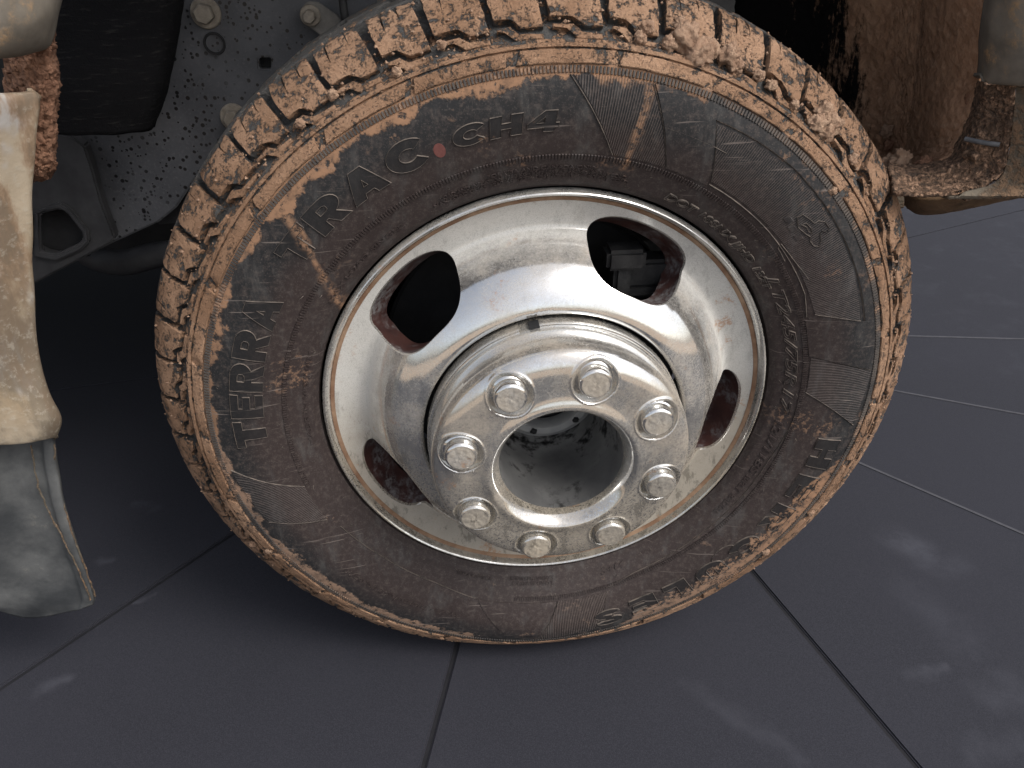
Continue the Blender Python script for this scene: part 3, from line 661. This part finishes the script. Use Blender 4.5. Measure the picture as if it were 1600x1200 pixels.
# clods of mud stuck in the tread
def clod(c, rad, seed, mat=CLOD, parent=TYRE, name='mud_clod', squ=(1, 1, 1), sub=4):
    bm = bmesh.new(); bmesh.ops.create_icosphere(bm, subdivisions=sub, radius=1)
    for v in bm.verts:
        n = v.co.normalized(); k = 1+.40*mn.noise(n*1.6+Vector((seed, 0, 0)))+.22*mn.noise(n*4+Vector((0, seed, 0)))+.16*mn.noise(n*9+Vector((0, seed, 3)))+.10*mn.noise(n*22+Vector((0, seed, 3)))
        v.co = Vector(c)+Vector((n.x*squ[0], n.y*squ[1], n.z*squ[2]))*rad*k
    return bobj(name, bm, mat, parent, 70)
def on_tread(px, py):
    f = Vector((sin(YAW)*cos(PIT), cos(YAW)*cos(PIT), -sin(PIT))); r = Vector((cos(YAW), -sin(YAW), 0)); u = r.cross(f); d = (f*FOC+r*(px-800)-u*(py-600)).normalized()
    t = .3
    while t < 1.4:
        p = Vector(CAM)+d*t; rr = hypot(p.x, p.z); y = float(np.interp(rr, TP[:, 0], TP[:, 1], right=9))
        if .2365 < rr < .405 and p.y >= y: break
        t += .0008
    return p
for k, (px, py, rad) in enumerate(((1072, 62, .012), (1092, 88, .011), (1105, 78, .008), (1138, 88, .009), (1062, 40, .006), (1150, 105, .006), (1285, 180, .009), (1275, 195, .008), (1298, 196, .009), (1290, 210, .007), (1045, 70, .006), (1205, 135, .005), (1185, 120, .005), (1000, 62, .005), (1300, 300, .004), (1330, 250, .005), (620, 115, .004), (520, 150, .004), (470, 195, .004), (690, 72, .004), (1240, 165, .004), (1010, 45, .006), (420, 860, .004), (395, 850, .004), (1265, 800, .005), (1195, 862, .005))):
    clod(on_tread(px, py)+Vector((0, -.001, .001)), rad, k*3.7, squ=(1, .7, 1))

# crumbs of mud scattered over the tread and shoulder, too many to count
vs_, fs = [], []
for i in range(900):
    th = random.uniform(0, 2*pi)
    if random.random() < .5 and not (-.4 < th < 2.6): th = random.uniform(-.3, 2.7)
    s = S0+random.choice((random.uniform(-.017, .02), random.uniform(.0, .035), random.uniform(.02, .07)))
    rr = random.choice((.0005, .0007, .0009, .0012, .0016)); c = T(th, s, .0004-(.004 if random.random() < .3 else 0)); k = len(vs_)
    for d in ((1, 0, 0), (-1, 0, 0), (0, 1, 0), (0, -1, 0), (0, 0, 1), (0, 0, -1)): vs_.append(c+Vector(d)*rr*random.uniform(.6, 1.5))
    for a in (0, 1):
        for b in (2, 3):
            for c_ in (4, 5): fs.append((k+a, k+b, k+c_))
obj('mud_crumb', vs_, fs, CLOD, TYRE, None, kind='stuff')

# ---- chrome cover: rolled lip, flat band, bell with five rounded vent holes
HOLE = [135.7-72*k for k in range(5)]
DP = catmull([(.226, .0062), (.222, .0080), (.212, .0118), (.203, .0146), (.1965, .0152), (.1918, .0118), (.1865, .0030), (.1770, -.0120), (.1680, -.0250), (.1570, -.0360), (.1460, -.0428), (.1380, -.0455), (.1345, -.0458), (.1325, -.0445), (.1315, -.0415), (.1312, -.0350)], 300)
DS = np.r_[0, np.cumsum(np.linalg.norm(np.diff(DP, axis=0), axis=1))]
def dpt(th, s): r_ = np.interp(s, DS, DP[:, 0]); return Vector((r_*cos(th), np.interp(s, DS, DP[:, 1]), r_*sin(th)))
sr = lambda r_: float(np.interp(-r_, -DP[:, 0], DS))
sa, sb = sr(.2150), sr(.1580); sc_, hs_ = (sa+sb)/2, (sb-sa)/2; HW = R(16.2); SE = DS[-1]
NS, K = 40, 22
bm = bmesh.new(); hole_loops = []
for c in HOLE:
    c = R(c); ring0 = []; rows = []
    sq = [(-1+2*i/NS, -1) for i in range(NS)]+[(1, -1+2*i/NS) for i in range(NS)]+[(1-2*i/NS, 1) for i in range(NS)]+[(-1, 1-2*i/NS) for i in range(NS)]
    for (u, v) in sq:
        th_o, s_o = u*R(36), (SE*(v+1)/2)
        phi = atan2(v, u); n = 2.9; ru = (abs(cos(phi))**n+abs(sin(phi))**n)**(-1/n)
        skew = 1.0+.10*(-sin(phi))
        th_i, s_i = HW*ru*cos(phi)*skew, sc_+hs_*ru*sin(phi)
        rows.append([bm.verts.new(dpt(c+th_i+(th_o-th_i)*(k/K)**1.25, s_i+(s_o-s_i)*(k/K)**1.25)) for k in range(K+1)])
    for i in range(4*NS):
        a, b = rows[i], rows[(i+1) % (4*NS)]
        for k in range(K): bm.faces.new((a[k], a[k+1], b[k+1], b[k]))
    hole_loops.append([r_[0].co.copy() for r_ in rows])
bmesh.ops.remove_doubles(bm, verts=bm.verts, dist=1e-5)
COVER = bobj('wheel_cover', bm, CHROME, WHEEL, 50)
for c, lp in zip(HOLE, hole_loops):
    c = R(c); rad = Vector((cos(c), 0, sin(c))); d = (rad*-.42+Vector((0, .90, 0))).normalized(); cen = sum(lp, Vector())/len(lp); n = len(lp)
    rings = [(0, 0.), (.0012, .0006), (.0030, .0009)]
    vs_ = [p+d*q+(cen-p).normalized()*e for q, e in rings for p in lp]
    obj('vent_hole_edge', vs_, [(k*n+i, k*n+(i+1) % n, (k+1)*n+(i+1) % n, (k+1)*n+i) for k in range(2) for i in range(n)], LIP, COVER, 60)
    rings = [(.0030, .0009), (.012, .0010), (.030, .0016), (.034, .003), (.038, .0035)]
    vs_ = [p+d*q+(cen-p).normalized()*e for q, e in rings for p in lp]
    obj('vent_hole_wall', vs_, [(k*n+i, k*n+(i+1) % n, (k+1)*n+(i+1) % n, (k+1)*n+i) for k in range(4) for i in range(n)], MAROON, COVER, 60)
lathe('rim_lip', [(.2262, .0066), (.2270, .0060), (.2280, .0020), (.2292, -.0008), (.2312, -.0022), (.2330, -.0012), (.2342, .0016), (.2345, .0060), (.2330, .012)], 360, LIP, WHEEL, 60)
lathe('rust_line', [(.2225, .0074), (.2242, .0058), (.2262, .0051), (.2272, .0064)], 360, m_simple('rusty_dirt_line', (.16, .085, .05), (.30, .20, .13), 30, .95, .5, .001), COVER, 60)
# steel rim behind the cover
lathe('rim_barrel', [(.2335, .012), (.226, .014), (.214, .022), (.205, .045), (.203, .09), (.206, .165), (.220, .178), (.233, .184)], 160, BLACK, WHEEL, 60)
# ---- hub: drum, face with eight nut pockets, rolled bore
BC, TH0 = .0989, R(120.57)
NUTS = [(BC*cos(TH0-k*pi/4), BC*sin(TH0-k*pi/4)) for k in range(8)]
HP = catmull([(.1262, -.0340), (.1262, -.050), (.1262, -.068), (.1255, -.082), (.1242, -.0895), (.1215, -.0955), (.1170, -.0995), (.1110, -.1022), (.1030, -.1040), (.0950, -.1048), (.0880, -.1052), (.0800, -.1066), (.0748, -.1084), (.0716, -.1092), (.0692, -.1084), (.0665, -.1058), (.0635, -.1010), (.0612, -.0960), (.0603, -.0910)], 150)
NA = 720; vs_ = []
for i in range(NA):
    th = 2*pi*i/NA
    for r_, y in HP:
        x, z = r_*cos(th), r_*sin(th)
        if .074 < r_ < .1245 and y < -.086:
            d = min(hypot(x-a, z-b) for a, b in NUTS)
            y -= .0013*math.exp(-((d-.0216)/.0009)**2)
            if d < .0202: y += .0050*min(1, (.0202-d)/.0030)**.7
        vs_.append((x, y, z))
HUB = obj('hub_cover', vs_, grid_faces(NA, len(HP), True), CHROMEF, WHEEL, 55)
# stepped collar round the root of the drum, ending in a small notch at the top
vs_ = []
n = 220
for i in range(n+1):
    th = R(99.2)-R(352)*i/n
    for r_, y in ((.1255, -.0552), (.1272, -.0550), (.1277, -.0540), (.1278, -.0400), (.1262, -.0380)): vs_.append((r_*cos(th), y, r_*sin(th)))
obj('drum_collar', vs_, grid_faces(n+1, 5)+[(0, 1, 2, 3, 4), tuple(n*5+k for k in (4, 3, 2, 1, 0))], CHROMEF, HUB, 40)
t_ = R(100.6); bm = bmesh.new(); bmesh.ops.create_cube(bm, size=1)
for v in bm.verts: x, y, z = v.co; r_ = .1268+z*.0036; a_ = t_+x*.075; v.co = (r_*cos(a_), -.0490+y*.0125, r_*sin(a_))
bobj('notch_shade_block', bm, BLACK, HUB, None)  # solid black block, painted-in shade for the gap at the collar's end
lathe('hub_bore', [(.0603, -.0912), (.0604, -.088), (.0600, -.06), (.0598, -.02), (.0598, .06)], 128, BORE, HUB, 60)
for k, (a, b) in enumerate(NUTS):
    tilt = random.uniform(-.0006, .0006)
    pr = [(.0175, -.0935), (.0178, -.0965), (.0168, -.0985), (.0154, -.0995), (.0152, -.1066), (.0148, -.1084), (.0138, -.1098), (.0124, -.1103)]
    vs_ = [(a+r_*cos(2*pi*i/48), y+tilt, b+r_*sin(2*pi*i/48)) for i in range(48) for r_, y in pr]
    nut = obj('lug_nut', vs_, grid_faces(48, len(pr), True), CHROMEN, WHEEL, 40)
    vs_ = []; NR = 12
    for i in range(48):
        for j in range(NR):
            r_ = .0128*(1-j/(NR-1))+.0001; x, z = a+r_*cos(2*pi*i/48), b+r_*sin(2*pi*i/48)
            vs_.append((x, -.1102+tilt-(.0007*mn.noise(Vector((x, z, k))*260)+.0004*mn.noise(Vector((x, z, k))*700) if 0 < j else 0), z))
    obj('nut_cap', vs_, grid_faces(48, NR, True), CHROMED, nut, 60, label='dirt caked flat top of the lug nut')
# axle end inside the bore
lathe('axle_hub', [(.0595, .029), (.056, .027), (.052, .023), (.044, .0225), (.042, .025), (.042, .04)], 96, GREYP, WHEEL, 40)
lathe('axle_cap', [(.042, .042), (.036, .042), (.034, .036), (.015, .034), (.0005, .034)], 64, BLACK, WHEEL, 40)
for k in range(6):
    t = R(15+60*k); clod((.0485*cos(t), .022, .0485*sin(t)), .0036, k, BLACK, WHEEL, 'hub_bolt', (1, .8, 1), 2)

# ================================================================== TRUCK
TRUCK = thing('pickup_truck', 'dirty truck body around the wheel with muddy fender, bumper end and black frame', 'truck', (0, .6, FLOOR))
def loft(name, rows, mat, nu=24, nv=24, amp=0., sc=40, thick=0., smooth=60, parent=None, label=None, amp2=0., sc2=200):
    """smooth surface through a grid of 3-D points; rows are curves"""
    G = [catmull([tuple(p) for p in r_], nv) for r_ in rows]
    G = np.array(G); cols = [catmull(G[:, j], nu) for j in range(nv)]; A = np.array(cols)          # nv x nu x 3
    vs_ = [Vector(A[j][i]) for i in range(nu) for j in range(nv)]
    if amp: vs_ = [v+mn.noise_vector(v*sc)*amp+(mn.noise_vector(v*sc2)*amp2 if amp2 else Vector()) for v in vs_]
    o = obj(name, vs_, grid_faces(nu, nv), mat, parent or TRUCK, smooth, label=label)
    if thick:
        m = o.modifiers.new('thickness', 'SOLIDIFY'); m.thickness = thick; m.offset = -1
    return o
def plate(name, pts, y, mat, t=.006, parent=None, hole=None, bev=.002, label=None, tilt=0.):
    bm = bmesh.new(); f = lambda p: Vector((*W(*p, y),)) 
    P = [W(px, py, y+tilt*(py-200)) for px, py in pts]
    if hole:
        Hh = [W(px, py, y+tilt*(py-200)) for px, py in hole]
        ed = []
        for L in (P, Hh):
            v_ = [bm.verts.new(p) for p in L]; ed += [bm.edges.new((v_[i], v_[(i+1) % len(v_)])) for i in range(len(v_))]
        bmesh.ops.triangle_fill(bm, edges=ed, use_beauty=True, use_dissolve=False)
    else: bm.faces.new([bm.verts.new(p) for p in P])
    g = bmesh.ops.extrude_face_region(bm, geom=bm.faces[:])
    for v in g['geom']:
        if isinstance(v, bmesh.types.BMVert): v.co.y += t
    if bev:
        bmesh.ops.recalc_face_normals(bm, faces=bm.faces)
        ed = [e for e in bm.edges if len(e.link_faces) == 2 and e.calc_face_angle(0) > .6]
        bmesh.ops.bevel(bm, geom=ed, offset=bev, segments=2, affect='EDGES', clamp_overlap=True)
    return bobj(name, bm, mat, parent or TRUCK, 40, label=label)
def rpts(cx, cy, w, h, rr, n=5, rot=0):
    out = []
    for sx, sy, a0 in ((1, 1, 0), (-1, 1, 90), (-1, -1, 180), (1, -1, 270)):
        for k in range(n+1):
            a = R(a0+90*k/n); x, y = sx*(w/2-rr)+rr*cos(a), sy*(h/2-rr)+rr*sin(a); out.append((cx+x*cos(rot)-y*sin(rot), cy+x*sin(rot)+y*cos(rot)))
    return out

# ---- frame, bracket and felt seen ahead of the wheel
FRAME = plate('frame_plate', [(200, -60), (700, -60), (700, 160), (420, 330), (350, 236), (318, 262), (300, 288), (275, 325), (248, 347), (180, 378), (60, 437), (-80, 500), (-80, 190), (120, 150)], .22, PLATE, .012,
              hole=rpts(414, 99, 19, 18, 4)[::-1])
plate('hole_backing', rpts(414, 99, 40, 40, 4), .236, BLACK, .004, FRAME, bev=0)
plate('frame_gusset', [(236, 300), (312, 262), (340, 300), (318, 345), (245, 352)], .262, BRACK, .008, FRAME)
plate('tow_bracket', [(-80, 196), (60, 203), (110, 212), (132, 228), (146, 270), (158, 315), (180, 372), (172, 381), (60, 440), (-80, 505)], .195, BRACK, .016, hole=[(62, 333), (92, 326), (104, 331), (128, 362), (131, 376), (120, 385), (88, 400), (70, 396), (40, 380), (36, 350)])
plate('hole_rim', [(52, 333), (93, 317), (108, 325), (137, 360), (140, 378), (126, 392), (88, 409), (52, 402)], .190, BRACK, .007, hole=[(62, 335), (92, 327), (103, 332), (127, 363), (130, 375), (119, 383), (88, 398), (64, 393)])
plate('bracket_recess', [(30, 320), (135, 320), (140, 400), (30, 410)], .215, BLACK, .003, bev=0)
def tube(name, pts, rad, mat, parent=None, n=14, label=None):
    P = catmull([tuple(p) for p in pts], 24); vs_ = []
    for i in range(24):
        t = Vector(P[min(i+1, 23)]-P[max(i-1, 0)]).normalized(); a = t.orthogonal().normalized(); b = t.cross(a)
        if i and a.dot(la) < 0: a, b = -a, -b
        la = a
        ref = Vector((0, 0, 1)) if abs(t.z) < .9 else Vector((1, 0, 0)); a = (ref-t*ref.dot(t)).normalized(); b = t.cross(a)
        vs_ += [Vector(P[i])+(a*cos(2*pi*j/n)+b*sin(2*pi*j/n))*rad for j in range(n)]
    k = len(vs_); vs_ += [Vector(P[0]), Vector(P[-1])]
    fs = [(i*n+j, i*n+(j+1) % n, (i+1)*n+(j+1) % n, (i+1)*n+j) for i in range(23) for j in range(n)]+[(k, (j+1) % n, j) for j in range(n)]+[(k+1, 23*n+j, 23*n+(j+1) % n) for j in range(n)]
    return obj(name, vs_, fs, mat, parent or TRUCK, 50, label=label)
tube('sway_bar', [W(140, 398, .34), W(165, 408, .30), W(200, 410, .29), W(250, 398, .29), W(400, 380, .29)], .0165, BRACK)
def bolt(px, py, y, rad, parent, mat=BOLTM, rot=.2):
    c = W(px, py, y); bm = bmesh.new()
    for r_, h, n, off in ((rad, .004, 28, 0), (rad*.66, .011, 6, .004)):
        q = bmesh.ops.create_cone(bm, cap_ends=True, segments=n, radius1=r_, radius2=r_*.94, depth=h)
        for v in q['verts']:
            x, z_ = v.co.x, v.co.y; yy = -(off+h/2+v.co.z)
            v.co = c+Vector((x*cos(rot)-z_*sin(rot), yy, x*sin(rot)+z_*cos(rot)))
    bmesh.ops.bevel(bm, geom=bm.edges[:], offset=.0008, segments=1, affect='EDGES')
    return bobj('bolt', bm, mat, parent, 35)
bolt(322, 20, .22, .0155, FRAME); bolt(366, 183, .22, .0150, FRAME, rot=.5)
c = W(335, 68, .2185); obj('plug_ring', [c+Vector((r_*cos(2*pi*i/32), dy, r_*sin(2*pi*i/32))) for i in range(32) for r_, dy in ((.0112, 0), (.0108, -.002), (.0092, -.002), (.0086, .0005))], grid_faces(32, 4, True), BLACK, FRAME, 40)
SENS = plate('hose_bracket', [(470, 20), (474, 8), (482, 2), (498, 4), (530, 26), (545, 60), (600, 90), (520, 70), (500, 55), (478, 38)], .205, m_simple('dusty_grey_bracket', (.10, .095, .088), (.16, .15, .135), 60, .8, .3), .004, FRAME, bev=.001)
bolt(485, 24, .203, .0105, FRAME)
tube('brake_hose', [W(533, -40, .20), W(536, 5, .20), W(540, 30, .20), (W(548, 60, .21))], .0042, CALI)
tube('brake_hose', [W(566, -40, .24), W(568, 10, .24), W(575, 60, .25)], .005, BRACK)
tube('brake_hose', [W(590, -40, .22), W(593, 8, .22), W(600, 60, .23)], .0022, BOLTM)
loft('felt_liner', [[W(40, -60, .16), W(40, 60, .155), W(45, 140, .15), W(50, 209, .15)], [W(170, -60, .145), W(165, 60, .145), W(162, 140, .14), W(160, 209, .145)], [W(262, -60, .15), W(248, 60, .15), W(236, 140, .15), W(222, 203, .155)], [W(290, -60, .175), W(274, 50, .175), W(258, 130, .18), W(236, 196, .185)]], FELT, 30, 30, .001, 60, .004)

# ---- left: fender flare tip, mud column, painted bumper end and rubber air dam
loft('fender_flare', [[W(-420, -60, -.10), W(-60, -60, -.05), W(20, -60, -.03), W(78, -60, .0), W(100, -60, .03)], [W(-420, 0, -.105), W(-60, 0, -.055), W(20, 0, -.035), W(74, 0, -.005), W(90, 0, .03)], [W(-420, 55, -.105), W(-60, 50, -.055), W(20, 45, -.035), W(68, 40, -.005), W(80, 45, .03)],
     [W(-420, 84, -.095), W(-60, 83, -.045), W(12, 80, -.025), W(62, 70, .005), W(74, 66, .03)], [W(-420, 88, -.06), W(-60, 87, -.01), W(8, 84, .01), W(58, 74, .03), W(70, 70, .05)]], FLARE, 36, 30, .0006, 60, .003)
mud = [[W(8, 40, .06), W(30, 40, .03), W(60, 40, .03), W(84, 40, .04), W(84, 40, .10)], [W(5, 90, .06), W(28, 92, .035), W(60, 90, .03), W(82, 80, .04), W(84, 80, .10)], [W(6, 140, .06), W(30, 140, .035), W(66, 140, .03), W(90, 120, .045), W(88, 120, .10)], [W(20, 200, .06), W(40, 200, .04), W(62, 200, .035), W(86, 190, .045), W(84, 190, .10)],
       [W(30, 250, .06), W(44, 250, .04), W(62, 250, .035), W(85, 250, .045), W(84, 250, .10)], [W(34, 272, .065), W(46, 272, .05), W(60, 274, .04), W(82, 266, .05), W(82, 266, .10)], [W(40, 282, .09), W(50, 284, .08), W(60, 284, .08), W(72, 278, .08), W(80, 276, .10)]]
loft('mud_caking', mud, CLAY, 130, 90, .0028, 120, 0, 80, label='thick crust of red mud on the liner edge', amp2=.0026, sc2=380)
ed = [(54, 141), (61, 148), (63, 162), (61, 182), (57, 215), (53, 280), (51, 350), (51, 420), (55, 500), (63, 560), (78, 610), (94, 645), (96, 662), (88, 684)]
rows = []
for k, (px, py) in enumerate(ed):
    fl = max(0, min(1, (py-560)/90))
    ye = .030 if py < 600 else .014
    rows.append([W(-420, py+8+6*fl, -.105), W(-70, py+6+6*fl, -.048), W(px-60, py+4+6*fl, -.030), W(px-24, py+2+3*fl, -.016-.006*fl), W(px-3, py, -.008), W(px, py, .002), W(px-2, py, ye)])
top = [p+Vector((-.006*(k > 3), .010 if k < 5 else .002, -.002)) for k, p in enumerate(rows[0])]; top2 = [p+Vector((-.014*(k > 3), .026 if k < 5 else .010, -.010)) for k, p in enumerate(rows[0])]
bot = [p+Vector((-.004*(k > 3), .008*(k < 5), -.003)) for k, p in enumerate(rows[-1])]
loft('bumper_end', [top2, top]+rows+[bot], BUMP, 90, 40, .0016, 22, .003)
ed = [(84, 668), (88, 700), (94, 745), (104, 790), (119, 840), (136, 890), (149, 930)]
rows = []
for k, (px, py) in enumerate(ed):
    b = k/6
    rows.append([W(-420, py+22-8*b, -.105), W(-60, py+20-4*b, -.035+.012*b), W(px-85, py+16, -.012+.010*b), W(px-30, py+6, .000), W(px-18, py+3, -.004), W(px-4, py, -.002), W(px, py, .008)])
last = [W(-420, 925, -.09), W(-60, 945, -.015), W(40, 966, .002), W(110, 955, .002), W(128, 951, -.002), W(143, 946, .0), W(147, 943, .008)]
loft('air_dam', rows+[last], FLAPM, 60, 44, .0012, 26, .004, label='scuffed grey rubber air dam below the bumper end')

for nm, pts in (('mud_line', ((49, 697, -.006), (58, 755, -.006), (76, 800, -.006), (100, 845, -.006), (124, 895, -.007), (141, 938, -.006))), ('mud_line', ((84, 694, -.002), (91, 760, -.002), (108, 818, -.002), (128, 875, -.002), (149, 932, .000)))):
    P = catmull([tuple(W(*p)) for p in pts], 120); vs_ = []
    for i, q in enumerate(P):
        w = .0005+.0010*abs(mn.noise(Vector(q)*160)); q = Vector(q)+mn.noise_vector(Vector(q)*120)*.0012
        for a, b in ((-w, .001), (-w*.5, -w*.6), (w*.4, -w*.7), (w, .001)): vs_.append(q+Vector((a, b, 0)))
    obj(nm, vs_, grid_faces(120, 4), FEND, TRUCK, 60, label='thin line of dried mud on the edge of the rubber air dam')
# ---- right: splash liner, clipped flange, flare and rocker behind the wheel
st = [((1392, -70), (1455, -70), (1505, -70), (1552, -70)), ((1385, 0), (1445, 0), (1500, 0), (1543, 0)), ((1380, 110), (1437, 110), (1492, 112), (1534, 122)), ((1374, 180), (1427, 185), (1474, 190), (1517, 185)), ((1370, 228), (1418, 235), (1462, 238), (1498, 232)), ((1362, 254), (1408, 260), (1440, 260), (1470, 256)), ((1355, 275), (1400, 280), (1425, 282), (1445, 284))]
rows = []
for k, (a, b, c, d) in enumerate(st):
    rows.append([W(1150, a[1]*1.0-10, .40), W(1260, a[1]*1.0-5, .33), W(a[0]-50, a[1], .265), W(*a, .225), W((a[0]+b[0])/2, (a[1]+b[1])/2, .200), W(b[0]-9, b[1], .180), W(*b, .170), W(b[0]+10, b[1], .146), W(*c, .085), W(*d, .045)])
loft('splash_liner', rows, LINER, 130, 150, .0012, 110, .003, amp2=.0014, sc2=360)
st = [((1552, -70), (1575, -70), (1612, -70)), ((1543, 0), (1568, 0), (1600, 0)), ((1535, 60), (1562, 62), (1598, 64)), ((1532, 118), (1562, 122), (1600, 124))]
rows = [[W(*a, .045), W((a[0]+b[0])/2-4, a[1], .015), W(*b, .0), W(*c, -.02), W(c[0]+60, c[1], -.035), W(c[0]+160, c[1], -.05)] for a, b, c in st]
loft('fender_flare', rows+[[p+Vector((0, .012, -.003)) for p in rows[-1]]], FLARE, 40, 30, .0007, 60, .003, label='dusty grey flare above the muddy rocker corner')
st = [((1532, 126), (1552, 130), (1580, 131), (1606, 133)), ((1524, 165), (1546, 172), (1574, 178), (1602, 182)), ((1507, 210), (1530, 222), (1562, 232), (1598, 240)), ((1488, 244), (1512, 262), (1545, 272), (1590, 280)), ((1455, 260), (1478, 284), (1510, 293), (1570, 298)), ((1418, 264), (1432, 292), (1448, 305), (1540, 306)), ((1385, 260), (1390, 288), (1396, 304), (1430, 309))]
rows = [[W(*a, .05), W((a[0]+b[0])/2, (a[1]+b[1])/2, .025), W(*b, .015), W(*c, .0), W(c[0]*.6+d[0]*.4, c[1]*.6+d[1]*.4, -.008)] for a, b, c, d in st]
FLG = loft('liner_flange', rows, FLANGE, 110, 60, .0015, 80, .004, amp2=.0012, sc2=380)
rows = [[W(c[0]*.6+d[0]*.4, c[1]*.6+d[1]*.4, -.0082), W(*d, -.015), W(1660, d[1]*.7+c[1]*.3-4, -.035), W(1760, d[1]*.5+c[1]*.5-18, -.05)] for a, b, c, d in st[:6]]
loft('rocker_corner', rows+[[p+Vector((0, .03, -.004)) for p in rows[-1]]], FEND, 50, 30, .0007, 90, .003)
c1, c2 = W(1508, 217, .018), W(1562, 226, -.006)
tube('trim_strip', [c1, (c1+c2)/2+Vector((0, -.004, 0)), c2], .0022, m_simple('scraped_grey_trim', (.07, .072, .078), (.15, .152, .158), 60, .6, .2), FLG, label='scraped grey strip across the flange')
for px, py, y in ((1513, 239, .018), (1522, 280, .006), (1500, 302, .004), (1430, 275, .03)): bolt(px, py, y, .0062, FLG, FLANGE)
for k, (px, py, y, rd) in enumerate(((1407, 250, .07, .010), (1445, 258, .055, .008), (1460, 264, .05, .006), (1385, 258, .08, .009), (1372, 266, .09, .011), (1475, 262, .045, .006), (1418, 268, .06, .006), (1432, 262, .06, .005), (1395, 275, .06, .007), (1355, 240, .2, .008), (1516, 152, .055, .005), (1512, 196, .05, .005), (1385, 205, .19, .007), (1388, 226, .19, .006))):
    clod(W(px, py, y), rd, 40+k*2.3, CLAY if k % 3 else CLOD, TRUCK, 'mud_clod', (1, .7, 1.1))
rows = [[W(1415, 296, .05), W(1445, 306, .04), W(1520, 300, .03), W(1600, 287, .02), W(1760, 262, .0)], [W(1416, 312, .07), W(1446, 322, .06), W(1520, 312, .045), W(1600, 297, .035), W(1760, 270, .01)], [W(1420, 320, .085), W(1450, 330, .075), W(1520, 319, .06), W(1600, 302, .05), W(1760, 274, .025)], [W(1422, 316, .12), W(1452, 326, .11), W(1520, 315, .10), W(1600, 298, .09), W(1760, 270, .07)]]
loft('rocker_panel', rows, BROWN, 30, 40, .0012, 90, .004, label='brown mud caked rocker underside')
plate('mount_lug', [(1380, 282), (1412, 290), (1420, 312), (1418, 326), (1394, 329), (1384, 318)], .10, FEND, .02, bev=.003)

# ---- body over the wheel and light-blocking underside (closes the wheel well)
def arch(t): return Vector((.50*cos(t), 0, .02+.56*sin(t)))
rows = [[arch(R(a))+Vector((0, y, 0)) for y in (.03, .2, .42, .62)] for a in np.linspace(46, 134, 9)]
loft('wheel_well', rows, BLACK, 40, 12, .0, 1, .004)
rows = [[arch(R(a))+Vector((0, .6, -.02 if k else 0))*1 for a in np.linspace(15, 165, 9)] for k in range(1)]
bm = bmesh.new()
def box(bm, x0, x1, y0, y1, z0, z1):
    q = bmesh.ops.create_cube(bm, size=1)
    for v in q['verts']: v.co = Vector(((x0+x1)/2+v.co.x*(x1-x0), (y0+y1)/2+v.co.y*(y1-y0), (z0+z1)/2+v.co.z*(z1-z0)))
box(bm, -2.4, .62, .62, 2.3, -.075, .55); bmesh.ops.bevel(bm, geom=bm.edges[:], offset=.02, segments=2, affect='EDGES'); bobj('underbody_light_block', bm, BLACK, TRUCK, 40)  # unseen plain block, added and stretched to keep light off the floor beneath
bm = bmesh.new(); box(bm, -2.4, -.40, .30, .62, .10, .55); bmesh.ops.bevel(bm, geom=bm.edges[:], offset=.02, segments=2, affect='EDGES'); bobj('front_crossmember', bm, BLACK, TRUCK, 40)
bm = bmesh.new(); box(bm, -.30, .30, .24, .34, -.09, .09); bmesh.ops.bevel(bm, geom=bm.edges[:], offset=.03, segments=3, affect='EDGES'); bobj('axle_knuckle', bm, BLACK, TRUCK, 40)
# outer fender skin above the arch
rows = []
for k in range(5):
    rows.append([Vector(((.50+.14*k)*cos(R(a)), -.01-.01*k, .02+(.57+.12*k)*sin(R(a)))) for a in np.linspace(46, 134, 11)])
loft('fender', rows, m_simple('dusty_white_fender', (.55, .53, .50), (.65, .64, .61), 8, .35, .05, .001, (.40, .30, .20), .6, .8, 6), 14, 40, 0, 1, .004)
# brake parts seen through the vent holes
lathe('brake_disc', [(.172, .115), (.176, .118), (.176, .14), (.172, .145), (.06, .145), (.06, .115), (.172, .115)], 96, BLACK, TRUCK, 40)
bm = bmesh.new()
for (px, py, y, w, h) in ((975, 400, .045, .040, .022), (968, 430, .050, .018, .060), (1010, 420, .060, .05, .03), (1010, 450, .055, .05, .010)):
    c = W(px, py, y); q = bmesh.ops.create_cube(bm, size=1)
    for v in q['verts']: v.co = c+Vector((v.co.x*w, v.co.y*.03, v.co.z*h))
bmesh.ops.bevel(bm, geom=bm.edges[:], offset=.004, segments=2, affect='EDGES'); bobj('brake_caliper', bm, CALI, TRUCK, 40)
